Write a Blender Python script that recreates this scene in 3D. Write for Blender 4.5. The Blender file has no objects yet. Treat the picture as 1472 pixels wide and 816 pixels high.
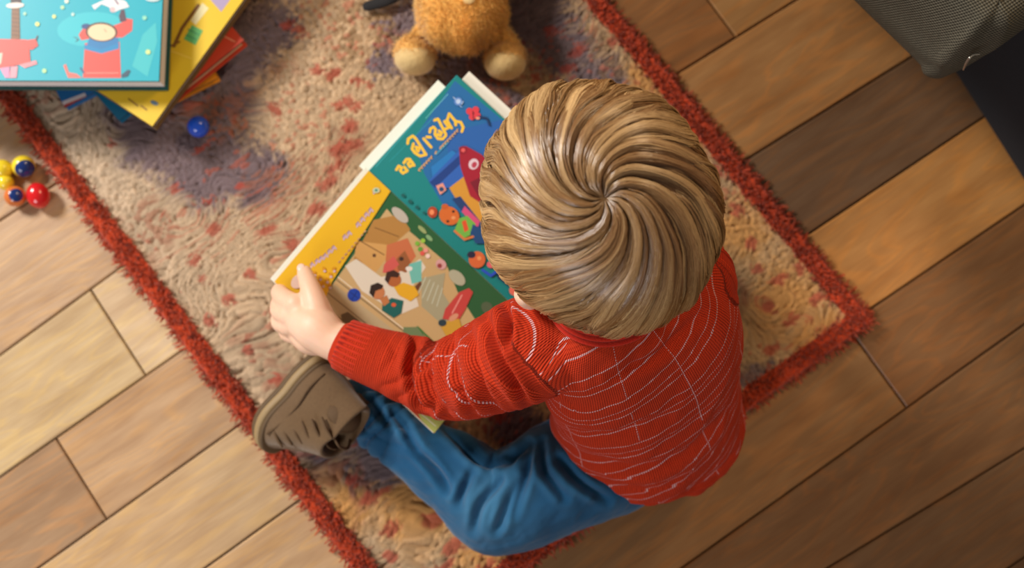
import bpy, bmesh, math, random
import numpy as np
from mathutils import Vector, Matrix, Quaternion
random.seed(4); rng = np.random.default_rng(7)
SC = bpy.context.scene; COL = SC.collection
PI = math.pi
# ------------------------------------------------------------------ camera
FPX = 1440.0; CH = 1.25
_n = np.array([(715-736)/FPX, -(595-408)/FPX, -1.0])
def _rb(a, b):
    a = a/np.linalg.norm(a); b = b/np.linalg.norm(b); v = np.cross(a, b); c = a@b
    K = np.array([[0,-v[2],v[1]],[v[2],0,-v[0]],[-v[1],v[0],0]])
    return np.eye(3)+K+K@K/(1+c)
RC = _rb(_n, np.array([0,0,-1.0])); EYE = np.array([0,0,CH])
def ray(x, y): return RC@np.array([(x-736)/FPX, -(y-408)/FPX, -1.0])
def P(x, y, z=0.0):
    """point of the place at height z seen at photo position x, y"""
    d = ray(x, y); return EYE+d*((z-CH)/d[2])
def PP(x, y, p0, n):
    d = ray(x, y); return EYE+d*(((np.array(p0)-EYE)@n)/(d@n))
def project(p):
    q = (np.asarray(p)-EYE)@RC          # rows -> camera frame
    return 736-FPX*q[...,0]/q[...,2], 408+FPX*q[...,1]/q[...,2]
cam = bpy.data.cameras.new('camera'); co = bpy.data.objects.new('camera', cam); COL.objects.link(co)
cam.sensor_width = 36; cam.lens = 36*FPX/1472; cam.clip_start = .02
co.matrix_world = Matrix.Translation(EYE) @ Matrix(RC.tolist()).to_4x4()
cam.dof.use_dof = True; cam.dof.focus_distance = 0.86; cam.dof.aperture_fstop = 4.0
SC.camera = co
# ------------------------------------------------------------------ colour, materials
def lin(h):
    if isinstance(h, str):
        h = h.lstrip('#'); c = [int(h[i:i+2],16)/255 for i in (0,2,4)]
    else: c = [v/255 for v in h]
    return tuple((v/12.92 if v <= .04045 else ((v+.055)/1.055)**2.4) for v in c)+(1.0,)
class NT:
    def __init__(s, name):
        s.m = bpy.data.materials.new(name); s.m.use_nodes = True; s.t = s.m.node_tree
        s.b = s.t.nodes['Principled BSDF']
    def n(s, typ, **k):
        nd = s.t.nodes.new(typ)
        for a, v in k.items():
            if a.startswith('i_'): nd.inputs[a[2:].replace('_',' ')].default_value = v
            else: setattr(nd, a, v)
        return nd
    def l(s, a, b): s.t.links.new(a, b)
    def math(s, op, a, b=None, c=None, clamp=False):
        nd = s.t.nodes.new('ShaderNodeMath'); nd.operation = op; nd.use_clamp = clamp
        for i, v in enumerate((a, b, c)):
            if v is None: continue
            if isinstance(v, (int, float)): nd.inputs[i].default_value = v
            else: s.l(v, nd.inputs[i])
        return nd.outputs[0]
    def attr(s, name):
        nd = s.t.nodes.new('ShaderNodeAttribute'); nd.attribute_name = name; return nd
    def mix(s, fac, a, b, blend='MIX'):
        nd = s.t.nodes.new('ShaderNodeMix'); nd.data_type = 'RGBA'; nd.blend_type = blend
        for k, v in ((0, fac), (6, a), (7, b)):
            if isinstance(v, (int, float, tuple)): nd.inputs[k].default_value = v
            else: s.l(v, nd.inputs[k])
        return nd.outputs[2]
    def noise(s, scale, detail=3, rough=.5, vec=None, dim=None):
        nd = s.n('ShaderNodeTexNoise'); nd.inputs['Scale'].default_value = scale
        nd.inputs['Detail'].default_value = detail; nd.inputs['Roughness'].default_value = rough
        if vec is not None: s.l(vec, nd.inputs['Vector'])
        return nd
    def obj(s): return s.n('ShaderNodeTexCoord').outputs['Object']
    def set(s, **k):
        for a, v in k.items():
            i = s.b.inputs[a.replace('_',' ')]
            if isinstance(v, (int, float, tuple)): i.default_value = v
            else: s.l(v, i)
        return s
    def bump(s, h, strength=.5, dist=.001, normal=None):
        nd = s.n('ShaderNodeBump'); nd.inputs['Strength'].default_value = strength
        nd.inputs['Distance'].default_value = dist; s.l(h, nd.inputs['Height'])
        if normal is not None: s.l(normal, nd.inputs['Normal'])
        s.l(nd.outputs[0], s.b.inputs['Normal']); return nd.outputs[0]
def plain(name, col, rough=.5, nscale=60, var=.12, bump=.2, dist=.0005, **k):
    t = NT(name); nz = t.noise(nscale, 4, .6, t.obj())
    c = lin(col); d = tuple(v*(1-var) for v in c[:3])+(1,); e = tuple(min(1, v*(1+var)) for v in c[:3])+(1,)
    t.set(Base_Color=t.mix(nz.outputs[0], d, e), Roughness=rough, **k)
    if bump: t.bump(nz.outputs[0], bump, dist)
    return t.m
def colmat(name, rough=.5, coat=0.0, nscale=900, bump=.15, **k):
    """colour comes from the print on the thing itself"""
    t = NT(name); a = t.attr('Col'); nz = t.noise(nscale, 2, .5, t.obj())
    t.set(Base_Color=t.mix(.08, a.outputs['Color'], nz.outputs['Color'], 'OVERLAY'), Roughness=rough, Coat_Weight=coat, Coat_Roughness=.15, **k)
    t.bump(nz.outputs[0], bump, .0002); return t.m
# ------------------------------------------------------------------ numpy noise
def _h(ix, iy, seed):
    n = (ix.astype(np.int64)*374761393 + iy.astype(np.int64)*668265263 + seed*982451653) & 0x7fffffff
    n = ((n ^ (n >> 13))*1274126177) & 0x7fffffff
    return ((n ^ (n >> 16)) & 0xffffff)/float(0xffffff)
def vnoise(x, y, seed=0):
    x = np.asarray(x, float); y = np.asarray(y, float)
    ix = np.floor(x).astype(np.int64); iy = np.floor(y).astype(np.int64); fx = x-ix; fy = y-iy
    fx = fx*fx*(3-2*fx); fy = fy*fy*(3-2*fy)
    return (_h(ix,iy,seed)*(1-fx)+_h(ix+1,iy,seed)*fx)*(1-fy)+(_h(ix,iy+1,seed)*(1-fx)+_h(ix+1,iy+1,seed)*fx)*fy
def fbm(x, y, seed=0, o=3):
    s = 0; a = .5; t = 0
    for k in range(o): s = s+a*vnoise(x*2**k, y*2**k, seed+k*17); t += a; a *= .5
    return s/t
def worley(x, y, seed=0):
    ix = np.floor(x).astype(np.int64); iy = np.floor(y).astype(np.int64)
    best = np.full(x.shape, 9.0); cid = np.zeros(x.shape); cx = x.copy(); cy = y.copy()
    for dx in (-1,0,1):
        for dy in (-1,0,1):
            jx = ix+dx; jy = iy+dy
            px = jx+.5+(_h(jx,jy,seed)-.5)*.8; py = jy+.5+(_h(jx,jy,seed+5)-.5)*.8
            d = np.hypot(x-px, y-py); m = d < best
            best = np.where(m, d, best); cid = np.where(m, _h(jx,jy,seed+9), cid); cx = np.where(m, px, cx); cy = np.where(m, py, cy)
    return best, cid, cx, cy
# ------------------------------------------------------------------ objects
def link(name, me, m=None, parent=None):
    o = bpy.data.objects.new(name, me); COL.objects.link(o)
    if m is not None and me is not None: me.materials.append(m)
    if parent is not None: o.parent = parent
    return o
def mesh(name, V, F, m=None, parent=None, smooth=True, cols=None, uv=None, attrs=None):
    me = bpy.data.meshes.new(name); V = np.asarray(V, dtype=np.float64)
    if isinstance(F, np.ndarray) and F.ndim == 2:
        n, k = F.shape; me.vertices.add(len(V)); me.vertices.foreach_set('co', V.ravel())
        me.loops.add(n*k); me.loops.foreach_set('vertex_index', F.astype(np.int32).ravel())
        me.polygons.add(n); me.polygons.foreach_set('loop_start', np.arange(0, n*k, k, dtype=np.int32))
        me.update(calc_edges=True)
    else: me.from_pydata([tuple(v) for v in V], [], [tuple(int(i) for i in f) for f in F]); me.update()
    if smooth: me.polygons.foreach_set('use_smooth', np.ones(len(me.polygons), bool))
    if cols is not None:
        a = me.color_attributes.new('Col', 'FLOAT_COLOR', 'POINT'); c = np.ones((len(V),4)); c[:,:3] = np.asarray(cols)[:,:3]; a.data.foreach_set('color', c.ravel())
    for k, v in (attrs or {}).items():
        a = me.attributes.new(k, 'FLOAT', 'POINT'); a.data.foreach_set('value', np.asarray(v, float))
    return link(name, me, m, parent)
def tag(o, label=None, cat=None, group=None, kind=None):
    if label: o['label'] = label
    if cat: o['category'] = cat
    if group: o['group'] = group
    if kind: o['kind'] = kind
    return o
def empty(name, loc, label, cat, group=None):
    o = bpy.data.objects.new(name, None); COL.objects.link(o); o.location = tuple(loc); o.empty_display_size = .02
    return tag(o, label, cat, group)
def rebase(o, root):
    """keep vertices in place-coordinates while the thing's empty stands at its base"""
    o.parent = root; o.matrix_parent_inverse = Matrix.Translation(root.location).inverted(); return o
def unit(v): v = np.asarray(v, float); return v/np.linalg.norm(v)
def catmull(pts, n=8):
    pts = np.asarray(pts, float); Q = np.vstack([2*pts[0]-pts[1], pts, 2*pts[-1]-pts[-2]]); out = []
    for i in range(1, len(Q)-2):
        for t in np.linspace(0, 1, n, endpoint=False):
            a, b, c, d = Q[i-1:i+3]
            out.append(.5*((2*b)+(-a+c)*t+(2*a-5*b+4*c-d)*t*t+(-a+3*b-3*c+d)*t**3))
    out.append(pts[-1]); return np.array(out)
def tube(pts, rad, n=20, sub=6, flat=1.0, up=None, cap=4):
    """swept tube with round ends; flat squashes along `up`"""
    D = catmull(np.column_stack([pts, rad]), sub) if len(pts) > 2 else np.linspace(np.append(pts[0],rad[0]), np.append(pts[1],rad[1]), sub+1)
    C = D[:,:3]; r = np.maximum(D[:,3], 1e-4); T = np.gradient(C, axis=0); T /= np.linalg.norm(T, axis=1)[:,None]+1e-12
    ref = np.array([0,0,1.0]) if up is None else unit(up)
    CC = []; RR = []; TT = []
    for a in np.linspace(PI/2, 0, cap, endpoint=False)[0:]:
        CC.append(C[0]-T[0]*r[0]*math.sin(a)); RR.append(max(r[0]*math.cos(a), 1e-5)); TT.append(T[0])
    for i in range(len(C)): CC.append(C[i]); RR.append(r[i]); TT.append(T[i])
    for a in np.linspace(0, PI/2, cap+1)[1:]:
        CC.append(C[-1]+T[-1]*r[-1]*math.sin(a)); RR.append(max(r[-1]*math.cos(a), 1e-5)); TT.append(T[-1])
    V = []; nrm = None
    for c, q, t in zip(CC, RR, TT):
        u = ref-t*(ref@t)
        if np.linalg.norm(u) < .25 and nrm is not None: u = nrm-t*(nrm@t)
        elif np.linalg.norm(u) < 1e-3: u = np.array([1.0,0,0])-t*t[0]
        u = unit(u); nrm = u; s = np.cross(t, u)
        for k in range(n):
            a = 2*PI*k/n; V.append(c+q*(s*math.cos(a)+u*math.sin(a)*flat))
    V = np.array(V); m = len(CC); F = [(i*n+k, i*n+(k+1)%n, (i+1)*n+(k+1)%n, (i+1)*n+k) for i in range(m-1) for k in range(n)]
    F += [tuple(range(n))[::-1], tuple(range((m-1)*n, m*n))]
    return V, F
def ellipsoid(c, ax, r, n=24, m=14):
    """ax: 3 unit axes rows; r: 3 radii"""
    V = []; ax = np.asarray(ax); 
    for i in range(m+1):
        t = PI*i/m
        for k in range(n):
            p = 2*PI*k/n; l = np.array([math.sin(t)*math.cos(p)*r[0], math.sin(t)*math.sin(p)*r[1], math.cos(t)*r[2]])
            V.append(np.asarray(c)+l@ax)
    F = [(i*n+k, (i+1)*n+k, (i+1)*n+(k+1)%n, i*n+(k+1)%n) for i in range(m) for k in range(n)]
    return np.array(V), F
I3 = np.eye(3)
def join(parts):
    V = []; F = []; o = 0
    for v, f in parts:
        V.append(np.asarray(v)); F += [tuple(i+o for i in q) for q in f]; o += len(v)
    return np.vstack(V), F
def fuse(parts, voxel=.003, smooth=6, fac=.5):
    """one continuous skin around overlapping forms"""
    V, F = join(parts); me = bpy.data.meshes.new('t'); me.from_pydata(V.tolist(), [], F); me.update()
    o = bpy.data.objects.new('t', me); COL.objects.link(o)
    r = o.modifiers.new('r', 'REMESH'); r.mode = 'VOXEL'; r.voxel_size = voxel; r.adaptivity = 0
    if smooth: s = o.modifiers.new('s', 'SMOOTH'); s.factor = fac; s.iterations = smooth
    bpy.context.view_layer.update(); dg = bpy.context.evaluated_depsgraph_get()
    ev = bpy.data.meshes.new_from_object(o.evaluated_get(dg))
    bpy.data.objects.remove(o); bpy.data.meshes.remove(me)
    W = np.empty(len(ev.vertices)*3); ev.vertices.foreach_get('co', W); W = W.reshape(-1,3)
    N = np.array([v.normal[:] for v in ev.vertices]); Q = np.empty(len(ev.loops), np.int32); ev.loops.foreach_get('vertex_index', Q)
    tot = len(ev.polygons); 
    FF = Q.reshape(-1,4) if len(Q) == tot*4 else [tuple(p.vertices) for p in ev.polygons]
    bpy.data.meshes.remove(ev); return W, N, FF
def grid(nu, nv, fn):
    u, v = np.meshgrid(np.linspace(0,1,nu), np.linspace(0,1,nv)); V = fn(u.ravel(), v.ravel())
    i = np.arange((nv-1)*nu).reshape(nv-1, nu)[:,:-1].ravel(); F = np.column_stack([i, i+1, i+nu+1, i+nu]); return V, F
def bevel_box(sx, sy, sz, b=.002, seg=2, center=(0,0,0)):
    bm = bmesh.new(); bmesh.ops.create_cube(bm, size=1)
    bmesh.ops.scale(bm, vec=(sx,sy,sz), verts=bm.verts); bmesh.ops.bevel(bm, geom=list(bm.edges), offset=b, segments=seg, affect='EDGES', profile=.6)
    bmesh.ops.translate(bm, vec=center, verts=bm.verts)
    V = np.array([v.co[:] for v in bm.verts]); F = [tuple(v.index for v in f.verts) for f in bm.faces]; bm.verts.index_update(); bm.free(); return V, F
def folds(V, N, lines, depth, wd, ridge=.5):
    """sunken creases with raised lips along given lines on the cloth"""
    x, y = project(V); face = np.clip(((EYE-V)*N).sum(1)/np.linalg.norm(EYE-V, axis=1)*3, 0, 1); out = np.zeros(len(V))
    for L in lines:
        L = catmull(np.array([[a, b, 0.] for a, b in L]), 6)[:,:2]; best = np.full(len(V), 1e9); pos = np.zeros(len(V)); m = len(L)-1
        for i in range(m):
            a, b = L[i], L[i+1]; d = b-a; t = np.clip(((x-a[0])*d[0]+(y-a[1])*d[1])/(d@d), 0, 1); q = np.hypot(x-a[0]-t*d[0], y-a[1]-t*d[1]); k = q < best; best = np.where(k, q, best); pos = np.where(k, (i+t)/m, pos)
        env = np.sin(PI*np.clip(pos*.9+.05, 0, 1))**.6; out += env*(-depth*np.exp(-(best/wd)**2)+depth*ridge*np.exp(-((best-wd*2.1)/(wd*1.2))**2))
    return out*face
def seg_dist(X, pts):
    """distance, arc length and frame side of points X to polyline pts"""
    best = np.full(len(X), 9.0); s = np.zeros(len(X)); foot = np.zeros_like(X); tang = np.zeros_like(X); acc = 0
    for a, b in zip(pts[:-1], pts[1:]):
        d = b-a; L = np.linalg.norm(d); t = np.clip(((X-a)@d)/L**2, 0, 1); q = a+t[:,None]*d; r = np.linalg.norm(X-q, axis=1); m = r < best
        best = np.where(m, r, best); s = np.where(m, acc+t*L, s); foot[m] = q[m]; tang[m] = d/L; acc += L
    return best, s, foot, tang
# ================================================================== FLOOR
def build_floor():
    U = math.radians(34.5); uu = np.array([math.cos(U), math.sin(U)]); vv = np.array([-math.sin(U), math.cos(U)])
    def line(a, b):
        A = P(*a)[:2]; B = P(*b)[:2]; ua, va, ub, vb = A@uu, A@vv, B@uu, B@vv; k = (vb-va)/(ub-ua); return (va-k*ua, k)
    Lf = [line(*s) for s in (((0,326),(60,285)), ((0,510),(172,385)), ((0,685),(255,508)), ((55,816),(335,617)), ((295,816),(415,730)))]
    Rt = [line(*s) for s in (((975,105),(1145,0)), ((1080,225),(1305,85)), ((1165,335),(1412,170)), ((1250,445),(1472,295)), ((980,816),(1472,467)), ((1190,816),(1472,645)))]
    Lf = [(Lf[0][0]+.13*k, 0) for k in (3,2,1)] + [(Lf[0][0],Lf[0][1]*.4)]+Lf[1:] + [(Lf[-1][0]-.125*k, Lf[-1][1]*.5) for k in (1,2,3,4)]
    Rt = [(Rt[0][0]+.14*k, Rt[0][1]) for k in (3,2,1)] + Rt + [(Rt[-1][0]-.125*k, Rt[-1][1]*.6) for k in (1,2,3)]
    ju = lambda x, y: P(x,y)[:2]@uu
    MID = -.10
    jl = {4:[ju(166,472)], 5:[ju(118,690)], 3:[-.52], 6:[-.62], 7:[-.2]}
    jr = {1:[.30], 2:[ju(1037,25)], 4:[.28], 3:[.95], 5:[.9], 6:[ju(1270,540)], 7:[.95], 8:[.2]}
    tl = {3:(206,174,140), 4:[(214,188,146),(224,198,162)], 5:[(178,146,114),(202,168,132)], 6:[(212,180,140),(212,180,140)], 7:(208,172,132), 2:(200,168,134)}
    tr = {1:(150,104,62), 2:[(150,104,62),(172,126,76)], 3:(178,130,80), 4:[(132,98,70),(122,92,66)], 5:(198,142,82), 6:[(156,116,74),(138,98,62)], 7:(132,97,64), 8:(120,90,62), 9:(110,82,56)}  # right planks tinted darker to paint in light falloff and shade
    V = []; F = []; UVq = []; T = []; K = []
    g = .0011
    def plank(l0, l1, ua, ub, tint, sd):
        o = len(V); ins = .0016
        def pt(u, l, dv): v = l[0]+l[1]*u+dv; return u*uu+v*vv
        rings = []
        for z, i in ((-.012,0), (-.0012,0), (0,ins)):
            rings.append([np.append(pt(ua+g+i, l0, -g-i), z), np.append(pt(ub-g-i, l0, -g-i), z), np.append(pt(ub-g-i, l1, g+i), z), np.append(pt(ua+g+i, l1, g+i), z)])
        for r in rings:
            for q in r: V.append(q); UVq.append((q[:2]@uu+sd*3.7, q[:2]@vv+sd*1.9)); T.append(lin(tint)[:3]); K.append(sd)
        for r in (0,1):
            for k in range(4): F.append((o+r*4+(k+1)%4, o+r*4+k, o+(r+1)*4+k, o+(r+1)*4+(k+1)%4))
        F.append((o+11, o+10, o+9, o+8)[::-1] if False else (o+8, o+11, o+10, o+9))
    sd = 1
    for S, J, TT, lo, hi in ((Lf, jl, tl, -1.05, MID), (Rt, jr, tr, MID, 1.15)):
        for i in range(len(S)-1):
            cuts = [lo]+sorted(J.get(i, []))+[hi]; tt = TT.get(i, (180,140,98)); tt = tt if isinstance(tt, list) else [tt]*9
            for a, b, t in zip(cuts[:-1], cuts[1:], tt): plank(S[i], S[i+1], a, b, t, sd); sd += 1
    o = len(V)
    for x, y in ((-1.6,-1.4),(1.6,-1.4),(1.6,1.6),(-1.6,1.6)): V.append((x,y,-.010)); UVq.append((0,0)); T.append((.03,.018,.01)); K.append(0)
    F.append((o,o+1,o+2,o+3))
    t = NT('oak_planks'); au = t.attr('pu').outputs['Fac']; av = t.attr('pv').outputs['Fac']; tint = t.attr('Col').outputs['Color']
    cv = t.n('ShaderNodeCombineXYZ'); t.l(t.math('MULTIPLY', au, 1.0), cv.inputs[0]); t.l(t.math('MULTIPLY', av, 5.5), cv.inputs[1])
    big = t.noise(3.2, 3, .5, cv.outputs[0]); big.inputs['Distortion'].default_value = .9
    rings = t.math('SINE', t.math('MULTIPLY', big.outputs[0], 62.0))
    cf = t.n('ShaderNodeCombineXYZ'); t.l(t.math('MULTIPLY', au, 18.0), cf.inputs[0]); t.l(t.math('MULTIPLY', av, 420.0), cf.inputs[1])
    fine = t.noise(1, 4, .65, cf.outputs[0]); blot = t.noise(7, 3, .6, cv.outputs[0])
    pw = t.math('POWER', t.math('MULTIPLY_ADD', rings, .5, .5), 3.0)
    c1 = t.mix(t.math('MULTIPLY', pw, .34), tint, t.mix(1.0, tint, lin((236,205,160)), 'OVERLAY'))
    dark = t.mix(1.0, tint, lin((168,138,110)), 'MULTIPLY')
    c2 = t.mix(t.math('MULTIPLY', t.math('POWER', fine.outputs[0], 2.0), .55), c1, dark)
    c3 = t.mix(t.math('MULTIPLY', t.math('SUBTRACT', blot.outputs[0], .35, clamp=True), 1.3, clamp=True), c2, dark)
    t.set(Base_Color=c3, Roughness=t.math('MULTIPLY_ADD', fine.outputs[0], .22, .33))
    t.b.inputs['Specular IOR Level'].default_value = .38
    t.bump(t.math('ADD', fine.outputs[0], t.math('MULTIPLY', pw, .4)), .25, .0006)
    uq = np.array(UVq)
    o = mesh('floor', V, F, t.m, smooth=False, cols=np.array(T), attrs={'pu':uq[:,0], 'pv':uq[:,1]}); tag(o, 'oak plank floor laid on the diagonal', None, kind='structure')
build_floor()
# ================================================================== RUG
RUGZ = .014
def rug_corners():
    def inter(a, b, c, d):
        a, b, c, d = [P(*q)[:2] for q in (a,b,c,d)]; r = b-a; s = d-c; t = ((c-a)[0]*s[1]-(c-a)[1]*s[0])/(r[0]*s[1]-r[1]*s[0]); return a+t*r
    Lr = ((3,148),(510,820)); Rr = ((866,-5),(1250,458)); Br = ((1250,466),(755,818))
    C0 = inter(*Rr, *Br); C1 = inter(*Lr, *Br)
    dR = unit(P(*Rr[0])[:2]-P(*Rr[1])[:2]); dL = unit(P(*Lr[0])[:2]-P(*Lr[1])[:2])
    return C1, C0, C0+dR*1.0, C1+dL*1.0       # bottom-left, bottom-right, top-right, top-left
RQ = rug_corners()
def rug_map(a, b):
    a = np.asarray(a)[...,None]; b = np.asarray(b)[...,None]
    return RQ[0]*(1-a)*(1-b)+RQ[1]*a*(1-b)+RQ[2]*a*b+RQ[3]*(1-a)*b
RW = np.linalg.norm(RQ[1]-RQ[0]); RL = 1.0
MAUVE_AND_SHADE = [(235,185,70),(300,225,70),(360,250,45),(200,140,60),(330,60,70),(390,30,45),(300,120,70),(770,25,55),(810,70,45),(680,95,55),(640,20,60),(860,110,35),(450,620,55),(540,650,50),(620,640,45),(740,610,40),(575,30,26),(490,300,0),(560,90,25),(740,150,30),(1090,540,30)]  # mauve marks; the spot between thigh and shin is painted shade
GOLD = [(1130,420,70),(1060,330,60),(980,190,50),(600,720,80),(500,720,60),(700,800,60),(930,120,40),(1180,480,50),(430,640,30)]
RED = [(412,34,9,7),(430,42,9,7),(455,98,9,7),(478,106,13,8),(512,117,5,9),(530,122,4,7),(496,146,16,6),(514,152,9,6),(501,180,13,10),(490,212,22,11),(512,205,10,7),(482,240,18,8),(470,262,18,8),(492,287,14,8),(455,300,16,8),(396,157,8,9),(388,150,7,6),(346,270,9,5),(305,328,12,9),(300,290,8,4),(360,395,9,8),(250,270,10,6),
 (160,207,6,8),(286,215,14,5),(385,330,16,8),(420,350,10,12),(330,430,12,9),(290,400,7,8),(280,375,12,6),(355,500,10,8),(395,545,12,9),(300,460,9,10),(790,42,9,10),(815,98,12,8),(830,72,14,7),(845,128,9,8),(880,60,8,7),(745,60,7,8),(770,110,8,6),
 (540,712,26,9),(505,690,12,8),(590,672,20,8),(628,700,10,8),(560,760,18,9),(620,745,18,10),(650,785,20,9),(480,750,14,7),(640,810,18,8),(560,800,10,8),(700,812,16,7),(1120,400,16,9),(1150,385,9,12),(1175,430,13,8),(1105,440,10,14),(1090,385,9,9),(1140,460,15,7),(1200,470,10,8),(1060,300,9,12),(1030,245,8,10),(1080,350,10,10),(1010,200,8,7),(960,150,9,7),(1110,500,14,7),(740,640,20,8),(720,600,15,8)]
def build_rug():
    root = empty('rug', (0,0,0), 'hand knotted beige rug with mauve and rust marks and a rust red border', 'rug')
    bw = .026
    nu, nv = int(RW/.0017), int(RL*.92/.0017)
    def fn(a, b):
        xa = a*RW; yb = b*RL*.92
        p = rug_map(a, b*.92)
        wx = fbm(xa*22, yb*22, 3)*.035; wy = fbm(xa*22, yb*22, 11)*.035
        # yarn tufts: short thick loops, long and parallel in the worn middle
        px, py = project(np.column_stack([p, np.full(len(p), RUGZ)]))
        th = .35+1.5*(fbm(xa*5, yb*5, 21)-.5)
        X = (xa+wx)*np.cos(th)+(yb+wy)*np.sin(th); Y = -(xa+wx)*np.sin(th)+(yb+wy)*np.cos(th)
        d, cid, cx, cy = worley(X/.0105, Y/.0058, 2)
        h = np.sqrt(np.clip(1-(d/.78)**2, 0, 1))
        d2, cid2, _, _ = worley(xa/.0058+7, yb/.0050, 8)
        h2 = np.sqrt(np.clip(1-(d2/.8)**2, 0, 1))
        w = np.clip((fbm(xa*6, yb*6, 31)-.4)*6, 0, 1); hh = h*w+h2*(1-w); ci = np.where(w > .5, cid, cid2)
        und = fbm(xa*9, yb*9, 41)
        z = .007+.0055*hh+.005*(und-.5)+.0012*(ci-.5)
        # rust border
        e = np.minimum(np.minimum(xa, RW-xa), yb); e2 = e+(fbm(xa*60, yb*60, 51)-.5)*.008
        inb = e2 < bw
        zb = .0085+.005*h2+.0035*fbm(xa*160, yb*160, 61)
        prof = np.clip(e/.006, 0, 1); prof = np.sqrt(1-(1-prof)**2)
        z = np.where(inb, zb, z)*prof+.0003
        # dye; cool-to-warm light across the rug is painted into its base tone
        jx = px+(ci-.5)*26+(fbm(xa*30, yb*30, 71)-.5)*40; jy = py+(_h(np.floor(ci*4096).astype(np.int64), np.floor(ci*99).astype(np.int64), 3)-.5)*22+(fbm(xa*30, yb*30, 81)-.5)*40
        base = np.array(lin((206,182,156))[:3]); C = np.tile(base, (len(p),1))
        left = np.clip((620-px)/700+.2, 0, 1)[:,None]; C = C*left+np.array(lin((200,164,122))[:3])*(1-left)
        C *= (.74+.42*ci)[:,None]
        def blend(col, m):
            nonlocal C; m = np.clip(m, 0, 1)[:,None]; C = C*(1-m)+np.array(lin(col)[:3])*(.85+.3*ci)[:,None]*m
        g = np.zeros(len(p))
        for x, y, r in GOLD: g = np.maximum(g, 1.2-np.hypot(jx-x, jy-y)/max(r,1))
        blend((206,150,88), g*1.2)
        g = np.zeros(len(p))
        for x, y, r in MAUVE_AND_SHADE:
            if r: g = np.maximum(g, np.clip((1.25-np.hypot(jx-x, jy-y)/r)*2.0, 0, 1))
        blend((122,104,108), g*(.85+.3*fbm(xa*14, yb*14, 91)))
        g = np.clip((fbm(xa*16+3, yb*16, 101)-.60)*9, 0, 1)*(ci > .45); blend((150,92,70), g*.65)
        g = np.clip((fbm(xa*20+3, yb*20, 111)-.62)*9, 0, 1)*(ci < .5)*(px > 400); blend((140,104,62), g*.5)
        kx = px+(ci-.5)*10; ky = py+(cid-.5)*8; g = np.zeros(len(p))
        for x, y, rx, ry in RED:
            c, s = math.cos(-.55), math.sin(-.55); q = (kx-x)*c+(ky-y)*s; r2 = -(kx-x)*s+(ky-y)*c
            g = np.maximum(g, np.clip((1.15-np.hypot(q/rx, r2/ry))*2.5, 0, 1))
        blend((176,72,56), g*.78)
        nr = (ci > .86)*(fbm(xa*10, yb*10, 121) > .5); blend((168,82,60), nr*.6)
        cb = np.array(lin((196,68,32))[:3])*(.55+.75*fbm(xa*110, yb*110, 131))[:,None]; cb = cb*np.where(px > 620, .9, 1.0)[:,None] if False else cb
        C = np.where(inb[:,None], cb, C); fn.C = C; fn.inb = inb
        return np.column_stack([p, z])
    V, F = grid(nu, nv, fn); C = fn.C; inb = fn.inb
    t = NT('wool_pile'); a = t.attr('Col'); nz = t.noise(700, 4, .7, t.obj())
    t.set(Base_Color=t.mix(.55, a.outputs['Color'], nz.outputs['Color'], 'OVERLAY') if False else a.outputs['Color'], Roughness=.95)
    t.b.inputs['Sheen Weight'].default_value = .25; t.b.inputs['Specular IOR Level'].default_value = .1
    t.bump(nz.outputs[0], .8, .0015)
    fb = inb[F].sum(1) >= 2
    def sub(mask):
        f = F[mask]; ids, inv = np.unique(f, return_inverse=True); return V[ids], inv.reshape(-1,4), C[ids]
    v, f, c = sub(~fb); rebase(mesh('pile', v, f, t.m, cols=c), root)
    v, f, c = sub(fb)
    # shaggy wool ends standing out of the border
    n = 9000; s = rng.random(n); side = rng.choice(3, n, p=[.38,.38,.24]); k = rng.random(n)**.8*bw
    aa = np.where(side == 0, k/RW, np.where(side == 1, 1-k/RW, s)); bb = np.where(side == 2, k, s*.92)
    base = rug_map(aa, bb); out = np.where((side == 0)[:,None], RQ[0]-RQ[1], np.where((side == 1)[:,None], RQ[1]-RQ[0], RQ[0]-RQ[3])); out = out/np.linalg.norm(out, axis=1)[:,None]
    L = .006+.008*rng.random(n); edge = np.clip(1-k/.012, 0, 1); d = np.column_stack([out*(edge*.9)[:,None]+rng.normal(0,.45,(n,2)), np.full(n,.75)-edge*.8]); d /= np.linalg.norm(d, axis=1)[:,None]
    b3 = np.column_stack([base, .004+.007*np.clip(k/.008,0,1)]); tip = b3+d*L[:,None]; tip[:,2] = np.clip(tip[:,2], .001, .0182)
    sdv = np.cross(d, rng.normal(0,1,(n,3))); sdv /= np.linalg.norm(sdv,axis=1)[:,None]; s2 = np.cross(d, sdv); r = .0013
    mid = (b3+tip)/2
    W = np.stack([b3+sdv*r, b3-sdv*r*.5+s2*r*.87, b3-sdv*r*.5-s2*r*.87, tip+sdv*r*.5, tip-sdv*r*.25+s2*r*.43, tip-sdv*r*.25-s2*r*.43], 1).reshape(-1,3)
    o = np.arange(n)[:,None]*6; Q = np.concatenate([o+np.array([[0,1,4,3]]), o+np.array([[1,2,5,4]]), o+np.array([[2,0,3,5]])])
    tc = np.array(lin((204,76,36))[:3])*(.5+.7*rng.random(n))[:,None]
    rebase(mesh('border', np.vstack([v, W]), np.vstack([f, Q+len(v)]), t.m, cols=np.vstack([c, np.repeat(tc, 6, 0)])), root)
build_rug()
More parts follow.
